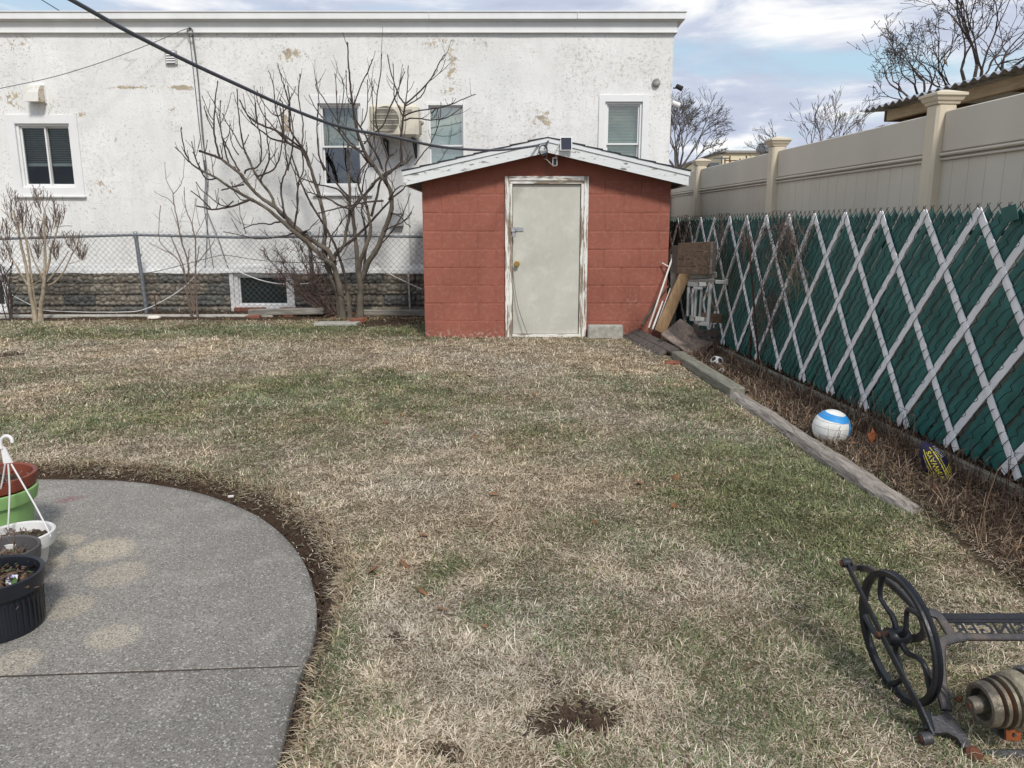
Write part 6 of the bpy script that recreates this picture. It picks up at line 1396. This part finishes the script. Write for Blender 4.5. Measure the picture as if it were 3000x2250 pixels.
# dead vines on the green fence
def vine(px, py, rx, ry, n, label, sd, m_=M_TWIGR, r_=.0022):
    random.seed(sd); mb = MB(); c0 = FP(px, py, GA-.06)
    for _ in range(n):
        p = FP(px+random.gauss(0, rx*.5), py+random.gauss(0, ry*.5), GA-.05-random.random()*.04); p.z = min(p.z, ZT+.04-abs(random.gauss(0, .12))) if p.z > ZT else p.z; d_ = Vector((random.gauss(0, .1), random.gauss(0, 1), random.gauss(0, 1))).normalized(); pts = [p]
        for i in range(7):
            d_ = (d_+Vector((random.gauss(0, .12), random.gauss(0, .5), random.gauss(-.08, .5)))).normalized(); q = pts[-1]+d_*.045
            lim = GA-.0635*q.y-.03; q.x = min(max(q.x, lim-.10), lim); q.z = min(q.z, ZT+.05); pts.append(q)
        mb.tube(pts, r_, 3, False)
    tag(mb.build('dead_vine', m_), label, 'vine', 'dead vines on the green fence')
vine(2300, 690, 55, 60, 80, 'dense dead vine bunched on the fence top below the middle capped post', 1); vine(2320, 780, 35, 80, 45, 'pale dry vine hanging halfway down the green fence', 2, mat('pale_vine', (.24, .19, .14), .9)); vine(2240, 890, 45, 110, 90, 'dark dead creeper low on the green fence behind the rods', 3)
vine(2010, 680, 22, 45, 60, 'dark tangle of vine on the fence next to the shed corner', 4, M_TWIG); vine(2112, 690, 10, 50, 40, 'brown vine strand hanging between the first white slats', 5); vine(2185, 720, 30, 90, 30, 'thin scraggly creeper on the green fence right of the ladder', 6)
# ---------------------------------------------------------------- flower pots
def pot(c, R_, hgt, rb, m_, name, label, rim=.012, soil_z=.04, ribs=False):
    root = empty(name, c, label, 'flower pot'); mb = MB(); z = Vector((0, 0, 1))
    prof = [(0, rb), (.002, rb+.003), (.01, rb+.004), (hgt*.5, rb+(R_-rb)*.5), (hgt-.055, R_-.010), (hgt-.052, R_-.008), (hgt-.050, R_+rim*.3), (hgt-.012, R_+rim), (hgt, R_+rim), (hgt+.003, R_+rim*.4), (hgt-.002, R_-.004), (hgt-soil_z-.02, R_-.014)]
    mb.lathe(c, z, prof, 48); mb.build('pot_wall', m_, root, True)
    mb = MB(); N = 40; vs = [c+Vector((0, 0, hgt-soil_z+.006))]
    for k_, rr in ((1, .5), (2, .985)):
        for j in range(N): t_ = 2*math.pi*j/N; vs.append(c+Vector((math.cos(t_)*(R_-.012)*rr, math.sin(t_)*(R_-.012)*rr, hgt-soil_z+random.gauss(0, .005))))
    fs = [(0, 1+j, 1+(j+1) % N) for j in range(N)]+[(1+j, 1+N+j, 1+N+(j+1) % N, 1+(j+1) % N) for j in range(N)]; mb.add(vs, fs); mb.build('potting_soil', M_MULCH, root)
    return root
def stems(root_or_none, c, z0, n, hgt, spread, label, cat='plant', m_=M_TWIGL, r_=.0035, sd=1, leaves=0, name='dead_plant'):
    random.seed(sd); rt = empty(name, c+Vector((0, 0, z0)), label, cat); mb = MB(); lf = MB()
    for _ in range(n):
        p = c+Vector((random.gauss(0, spread*.35), random.gauss(0, spread*.35), z0-.01)); w2 = shoot(mb, p, Vector((random.gauss(0, .3), random.gauss(0, .3), 1)), hgt*random.uniform(.5, 1.1), r_*1.4, r_, .2, 6, .14, 5)
        for s_ in range(4): shoot(mb, w2[random.randint(1, 5)], Vector((random.gauss(0, .8), random.gauss(0, .8), .7)), hgt*random.uniform(.12, .35), r_*.8, r_*.5, .3, 3, .2, 4)
    mb.build('stems', m_, rt)
    for _ in range(leaves):
        a = random.uniform(0, 6.28); q = c+Vector((random.gauss(0, spread*.6), random.gauss(0, spread*.6), z0+random.uniform(.005, .03))); u = Vector((math.cos(a), math.sin(a), random.gauss(0, .4)))*random.uniform(.005, .014); v = Vector((-math.sin(a), math.cos(a), random.gauss(.2, .4)))*u.length*.6
        lf.cur = random.choice((0, 0, 0, 0, 1)); lf.add([q-u, q-v, q+u, q+v], [(0, 1, 2, 3)])
    if leaves: lf.build('leaves', [mat('pot_litter', (.12, .075, .045), .9, var=.6, vscale=60), M_LEAFG], rt)
    return rt
def pc(px, py): return px*.4521, 1200+py*.4521
c = G(-14, 1592); pot(c, .165, .235, .135, M_PGREEN, 'flower_pot', 'large light green pot holding the brown red pot', .012, .05)
c2 = c+Vector((.0, .015, .115)); pot(c2, .160, .175, .115, M_TERRA, 'flower_pot', 'brown red plastic pot nested inside the light green pot', .012, .05); stems(None, c2, .13, 14, .13, .11, 'dry twiggy plant in the brown red pot', m_=M_TWIGL, sd=3, leaves=60, r_=.002)
c = Vector(((62-1500)/F*2.96, 2.77, 0)); wp = pot(c, .113, .128, .080, M_PWHITE, 'flower_pot', 'white hanging pot with a raised hook, standing on the patio', .010, .03); wpc = c
stems(None, c, .095, 10, .06, .08, 'small dry weeds in the white hanging pot', m_=M_TWIGL, sd=4, leaves=60, r_=.0016)
hz_ = .128; ap = P(*pc(52, 345), (wpc-O).dot(Vector((0, math.cos(TH), -math.sin(TH))))); hg = MB()
for (x_, y_) in ((320, 800), (52, 778), (-60, 720)):
    e = on_plane(*pc(x_, y_), Vector((0, 0, .128)), Vector((0, 0, 1))); s_ = ap+Vector((.012*(1 if x_ > 100 else 0 if x_ > 0 else -1), 0, -.005)); hg.tube(smooth_pts([s_, s_.lerp(e, .33)+Vector((.005, 0, -.006)), s_.lerp(e, .66)+Vector((.004, 0, .0)), e, e+Vector((0, 0, -.02))], 3), .0032, 6)
pl = [P(*pc(*q), (wpc-O).dot(Vector((0, math.cos(TH), -math.sin(TH))))) for q in ((22, 350), (80, 345), (55, 300), (30, 250), (12, 235), (2, 240))]; hg.prism(pl, (0, .007, 0))
hk = [P(*pc(*q), (wpc-O).dot(Vector((0, math.cos(TH), -math.sin(TH))))) for q in ((12, 255), (4, 225), (8, 195), (28, 175), (55, 173), (75, 190), (80, 215))]; hg.tube(smooth_pts(hk, 4), .0065, 8)
hg.build('hook_hanger', M_PWHITE, wp, True)
c = Vector(((14-1500)/F*2.75, 2.555, 0)); gp = pot(c, .116, .158, .090, M_PGREY, 'flower_pot', 'dark grey pot between the white hanging pot and the black pot', .006, .06); stems(None, c, .10, 6, .12, .08, 'dead stems and leaf scraps in the dark grey pot', m_=M_TWIGL, sd=6, leaves=140, r_=.0025)
c = G(-2, 1836); bpot = pot(c, .138, .186, .126, M_PBLACK, 'flower_pot', 'black nursery pot nearest the camera at the left edge', .009, .045)
mb = MB()
for i in range(44):
    t_ = 2*math.pi*i/44; d_ = Vector((math.cos(t_), math.sin(t_), 0)); mb.obox(c+d_*.131+Vector((0, 0, .012)), d_*.0008, Vector((-d_.y, d_.x, 0))*.007, (d_.x*.006, d_.y*.006, .11))
mb.build('ribs', M_PBLACK, bpot)
stems(None, c+Vector((.022, -.01, 0)), .146, 3, .27, .02, 'woody dead stem with pruned twigs in the black nursery pot', m_=M_TWIGL, sd=14, leaves=0, r_=.0052); stems(None, c, .146, 5, .03, .1, 'brown leaf scraps and green sprigs in the black nursery pot', m_=M_TWIGL, sd=8, leaves=230, r_=.0018, name='leaf_scraps')
p = on_plane(*pc(65, 1108), Vector((0, c.y-.075, 0)), Vector((0, 1, -.5))); o = MB().cbox(p+Vector((-.018, 0, -.014)), (.036, .002, 0), (0, .001, -.0005), (0, .012, .028)).build('plant_tag', M_TAG); tag(o, 'white plant tag with a violet picture in the black nursery pot', 'plant tag')
p = G(668, 1458, .02); o = MB().cbox(p, (.025, .004, 0), (-.002, .012, 0), (0, 0, .008)).build('litter_scrap', M_PVC); tag(o, 'small white scrap in the soil gap at the patio edge', 'scrap')

# ---------------------------------------------------------------- cast iron treadle stand with flywheel
def t_(x_, y_): return 2400+x_*.4219, 1550+y_*.4219
RGT = Vector((1, 0, 0)); UP = Vector((0, math.sin(TH), math.cos(TH))); BK = Vector((0, -math.cos(TH), math.sin(TH)))   # lens right, up, towards lens
def local(px, py):
    b = -ray(px, py).normalized(); r_ = (RGT-b*RGT.dot(b)).normalized(); return r_, b.cross(r_), b
LR, LU, LB = local(*t_(545, 745))
WC = P(*t_(545, 745), 2.06); wn = (LR*-.87+LU*-.13+LB*.46).normalized()
tr_ = empty('treadle_stand', Vector((WC.x+.3, WC.y, 0)), 'black cast iron sewing machine treadle stand with spoked flywheel on the lawn', 'machine stand')
u0 = (UP-wn*UP.dot(wn)).normalized(); v0 = wn.cross(u0)
RW = .174
def wp_(r_, a, off=0): return WC+(u0*math.cos(a)+v0*math.sin(a))*r_+wn*off
mb = MB(); N = 72; prof = [(.000, -.013), (.010, -.014), (.012, -.006), (.006, .0), (.012, .006), (.010, .014), (.0, .013), (-.010, .010), (-.012, 0), (-.010, -.010)]
vs = []; fs = []; K = len(prof)
for i in range(N):
    for (dr_, of) in prof: vs.append(wp_(RW-.008+dr_*.8, 2*math.pi*i/N, of*.78))
for i in range(N):
    for j in range(K): fs.append((i*K+j, i*K+(j+1) % K, ((i+1) % N)*K+(j+1) % K, ((i+1) % N)*K+j))
fw = mb.add(vs, fs).build('flywheel', M_BLACK, tr_, True)
mb = MB(); mb.lathe(WC-wn*.03, wn, [(0, .018), (.01, .024), (.05, .024), (.06, .018)], 20)
for i in range(5):
    a0 = 2*math.pi*(i+.12)/5; pts = [wp_(r_, a0+da) for r_, da in ((.018, 0), (.055, .10), (.09, .42), (.125, .50), (.155, .30), (.183, .12))]
    mb.tube(smooth_pts([wp_(r_*.87, a0+da) for r_, da in ((.018, 0), (.055, .10), (.09, .42), (.125, .50), (.155, .30), (.185, .12))], 4), [.0095-.003*math.sin(math.pi*j/20) for j in range(21)], 8)
mb.build('spokes', M_BLACK, fw, True)
def on_w(x_, y_, off): return on_plane(*t_(x_, y_), WC+wn*off, wn)
def bar(pts, wdir, wd, th, m_=M_BLACK): # flat section swept
    mb = MB(); pts = [Vector(p) for p in pts]; vs = []; fs = []
    for i, p in enumerate(pts):
        d_ = (pts[min(i+1, len(pts)-1)]-pts[max(i-1, 0)]).normalized(); n_ = Vector(wdir).normalized(); s_ = d_.cross(n_).normalized()
        w_ = wd[i] if hasattr(wd, '__len__') else wd
        vs += [p-s_*w_/2-n_*th*.3, p-s_*w_*.35-n_*th/2, p+s_*w_*.35-n_*th/2, p+s_*w_/2-n_*th*.3, p+s_*w_/2+n_*th*.3, p+s_*w_*.35+n_*th/2, p-s_*w_*.35+n_*th/2, p-s_*w_/2+n_*th*.3]
    for i in range(len(pts)-1):
        for j in range(8): fs.append((i*8+j, i*8+(j+1) % 8, (i+1)*8+(j+1) % 8, (i+1)*8+j))
    fs += [tuple(range(8))[::-1], tuple((len(pts)-1)*8+j for j in range(8))]
    return mb.add(vs, fs)
A0 = on_w(190, 235, .045); A1 = on_w(430, 730, .045); A2 = on_w(600, 1060, .045); A3 = on_w(780, 1440, .045)
b_ = bar([A0, A1, A2, on_w(700, 1250, .045), A3], wn, [.018, .020, .022, .026, .030], .008); b_.lathe(A0-wn*.012, wn, [(0, .012), (.02, .013), (.026, .011)], 14); b_.build('front_bar', M_BLACK, tr_)
mb = MB(); mb.lathe(A0+wn*.016, wn, [(0, .010), (.003, .006)], 12); mb.build('bolt', M_RUST, tr_, True); mb = MB(); mb.lathe(A3+Vector((.003, 0, -.002))+wn*.005, wn, [(0, .010), (.0285, .010)], 16); mb.build('bolt', M_RUST, tr_, True); MB().lathe(A3+Vector((.003, 0, -.002))+wn*.005, wn, [(0, .015), (.026, .015), (.027, .011)], 16).build('bolt_eye', M_IRON, tr_, True); mb = MB(); mb.lathe(A1-wn*.0, wn, [(-.03, .008), (.008, .008), (.012, .005)], 12); mb.build('bolt', M_RUST, tr_, True)
def fr_(x_, y_): return on_plane(*t_(x_, y_), WC-wn*.05, wn)
fr1 = smooth_pts([on_w(200, 265, .02), fr_(260, 268), fr_(350, 280), fr_(440, 335), fr_(530, 410), fr_(620, 500), fr_(700, 600), fr_(730, 700), fr_(700, 750), fr_(620, 760)], 3)
bar(fr1, wn, .022, .012).build('rear_bar', M_IRON, tr_)
# rear frame: plane through the bracket, facing the lens
FCt = P(*t_(860, 760), 2.06); FN = (P(*t_(1430, 760), 2.06)-FCt).cross(FCt-G(*t_(1055, 1585), .03)).normalized(); FN = FN if FN.dot(LB) > 0 else -FN
def q_(x_, y_, off=0): return on_plane(*t_(x_, y_), FCt+FN*off, FN)
post = smooth_pts([q_(1000, 748), q_(900, 765), q_(845, 800), q_(838, 900), q_(845, 1020), q_(860, 1150), q_(885, 1260)], 3); bar(post, FN, [.026]*len(post), .014, M_IRON).build('side_post', M_IRON, tr_)
pl_ = smooth_pts([q_(760, 575), q_(830, 605), q_(880, 680), q_(915, 735)], 3); bar(pl_, FN, .024, .012).build('corner_brace', M_IRON, tr_)
pl_ = [q_(985, 750), q_(1150, 752), q_(1430, 752), q_(1600, 754)]; bar(pl_, FN, .018, .012).build('lower_rail', M_IRON, tr_)
pl_ = [q_(860, 612), q_(1100, 612), q_(1430, 612), q_(1600, 612)]; bar(pl_, FN, .020, .012).build('upper_rail', M_BLACK, tr_); pl_ = [q_(890, 640), q_(1430, 642), q_(1600, 643)]; bar(pl_, FN, .010, .006).build('upper_lip', M_BLACK, tr_)
tv, tf = text_mesh('SINGER', 1.0); X0 = min(v.x for v in tv); X1_ = max(v.x for v in tv); Y0_ = min(v.y for v in tv); Y1_ = max(v.y for v in tv); mb = MB(); vs = []
for of in (.003, -.003):
    for v in tv:
        a = 1-(v.x-X0)/(X1_-X0); b2 = 1-(v.y-Y0_)/(Y1_-Y0_); top = (905+a*500, 652+0*a); bot = (960+a*495, 738); sx_ = top[0]+(bot[0]-top[0])*b2; sy_ = top[1]+(bot[1]-top[1])*b2; vs.append(q_(sx_, sy_, of))
n_ = len(tv); fs = list(tf)+[tuple(i+n_ for i in f[::-1]) for f in tf]
ed = {}
for f in tf:
    for i in range(len(f)): e = (f[i], f[(i+1) % len(f)]); ed[e] = 1
for (a, b2) in list(ed):
    if (b2, a) not in ed: fs.append((a, b2, b2+n_, a+n_))
mb.add(vs, fs).build('cast_lettering', M_BLACK, tr_)
# foot: web and leg down to the ground
mb = MB(); web = [q_(740, 1275), q_(800, 1300), q_(862, 1285), q_(890, 1240), q_(905, 1275), q_(985, 1370), q_(1030, 1450), q_(1070, 1530), q_(1110, 1580), q_(1060, 1600), q_(1010, 1530), q_(960, 1450), q_(890, 1412), q_(800, 1415)]; mb.prism(web, FN*-.014); mb.build('foot_bracket', M_IRON, tr_)
bar([q_(735, 1270), A3+Vector((.0, .01, .01))], FN, .022, .012).build('foot_link', M_BLACK, tr_)
bar(smooth_pts([q_(1050, 1560, .004), q_(1090, 1600, .004), q_(1110, 1640, .004), q_(1180, 1680, .004)], 3), FN, .030, .018).build('leg', M_IRON, tr_)
mb = MB(); mb.lathe(q_(1055, 1580, .0), FN, [(0, .020), (.02, .019), (.026, .012)], 14); mb.build('rusty_hub', M_RUST, tr_, True)
bar([q_(1115, 1572), q_(1250, 1568), q_(1600, 1568)], FN, .024, .012).build('base_rail', M_IRON, tr_); bar([q_(1140, 1580, .01), q_(1220, 1640, .01), q_(1330, 1700, .01)], FN, .020, .010).build('base_strut', mat('tan_rust', (.22, .15, .085), .8, var=.3), tr_); bar([q_(1150, 1655), q_(1600, 1645)], FN, .022, .012).build('base_rail', M_RUST, tr_)
MB().tube([on_w(700, 900, -.06), q_(820, 1050, .02), q_(940, 1175, .03), q_(985, 1195, .03)], .004, 6).build('pitman_rod', M_IRON, tr_)
MB().lathe(q_(960, 1190, .035), FN, [(0, .006), (.01, .008), (.02, .005)], 10).build('rod_end', M_RUST, tr_)
# old motor lying beside it
def m_px(x_, y_): return 2700+x_*.2833, 1780+y_*.2833
MC = P(*m_px(490, 1015), 1.84); MR_, MU_, MB_ = local(2840, 2070); ma = (MR_*.84+MU_*.10+MB_*-.53).normalized(); MC.z = max(MC.z, .055)
mo = empty('old_motor', Vector((MC.x+.15, MC.y, 0)), 'rusty old motor with pulley lying on the grass right of the treadle flywheel', 'motor')
def lat(prof, name, m_, c0=MC, n=40): return MB().lathe(c0, ma, prof, n).build(name, m_, mo, True)
lat([(0, .008), (.002, .017), (.010, .020), (.045, .021), (.06, .021)], 'shaft_hub', M_MOTOR)
lat([(-.001, .003), (-.002, .007), (.001, .008)], 'shaft_bolt', M_RUST)
lat([(.045, .021), (.048, .034), (.030, .037), (.026, .044), (.028, .050), (.042, .053), (.050, .053), (.051, .042)], 'pulley_cup', M_MOTOR)
lat([(.051, .042), (.058, .042)], 'pulley_groove', M_ORUST)
lat([(.058, .042), (.059, .057), (.068, .057), (.069, .047)], 'pulley_rim', M_MOTOR)
lat([(.069, .046), (.078, .046)], 'outer_groove', M_ORUST)
lat([(.078, .046), (.079, .061), (.086, .062), (.087, .040), (.096, .040)], 'outer_rim', M_MOTOR)
lat([(.096, .040), (.097, .060), (.104, .068), (.130, .070), (.136, .066), (.137, .048), (.146, .048)], 'end_bell', mat('pitted_tan_casting', (.20, .175, .125), .8, .1, col2=(.33, .30, .22), cut=(.4, .6), vscale=35, bump=.6))
lat([(.146, .048), (.147, .070), (.156, .077), (.200, .077), (.208, .070), (.209, .058), (.220, .058)], 'silver_casing', M_SILVER)
lat([(.220, .058), (.221, .080), (.232, .083), (.34, .083), (.36, .07)], 'rust_drum', M_ORUST)
for k2, (x_, y_) in enumerate(((945, 1065), (945, 1305))):
    p = P(*m_px(x_, y_), 1.83); mb = MB(); mb.cbox(p+RGT*-.019+UP*-.015, RGT*.036, UP*.029, BK*.004); mb.build('mounting_lug', M_ORUST, mo)
    mb = MB(); mb.cbox(p+RGT*-.021+UP*.0145+BK*-.06, RGT*.042+UP*.006, UP*.004, BK*.064); mb.cbox(p+RGT*-.022+UP*-.015+BK*-.05, RGT*.003, UP*.03, BK*.052); mb.lathe(p+BK*.004, BK, [(0, .005), (.004, .004)], 8); mb.build('lug_strap', M_SILVER, mo)
# orange maple leaf in the weeds
p = G(2555, 1285, .10); tag(MB().add([p+Vector(v) for v in ((-.02, 0, 0), (-.03, .005, .03), (-.01, 0, .035), (0, .01, .065), (.012, 0, .035), (.03, .005, .025), (.018, 0, 0), (0, 0, -.03))], [(0, 1, 2, 7), (2, 3, 4, 7), (4, 5, 6, 7)]).build('maple_leaf', mat('orange_leaf', (.30, .10, .04), .8, var=.4, vscale=60)), 'upright orange brown leaf between the striped ball and the football', 'leaf')
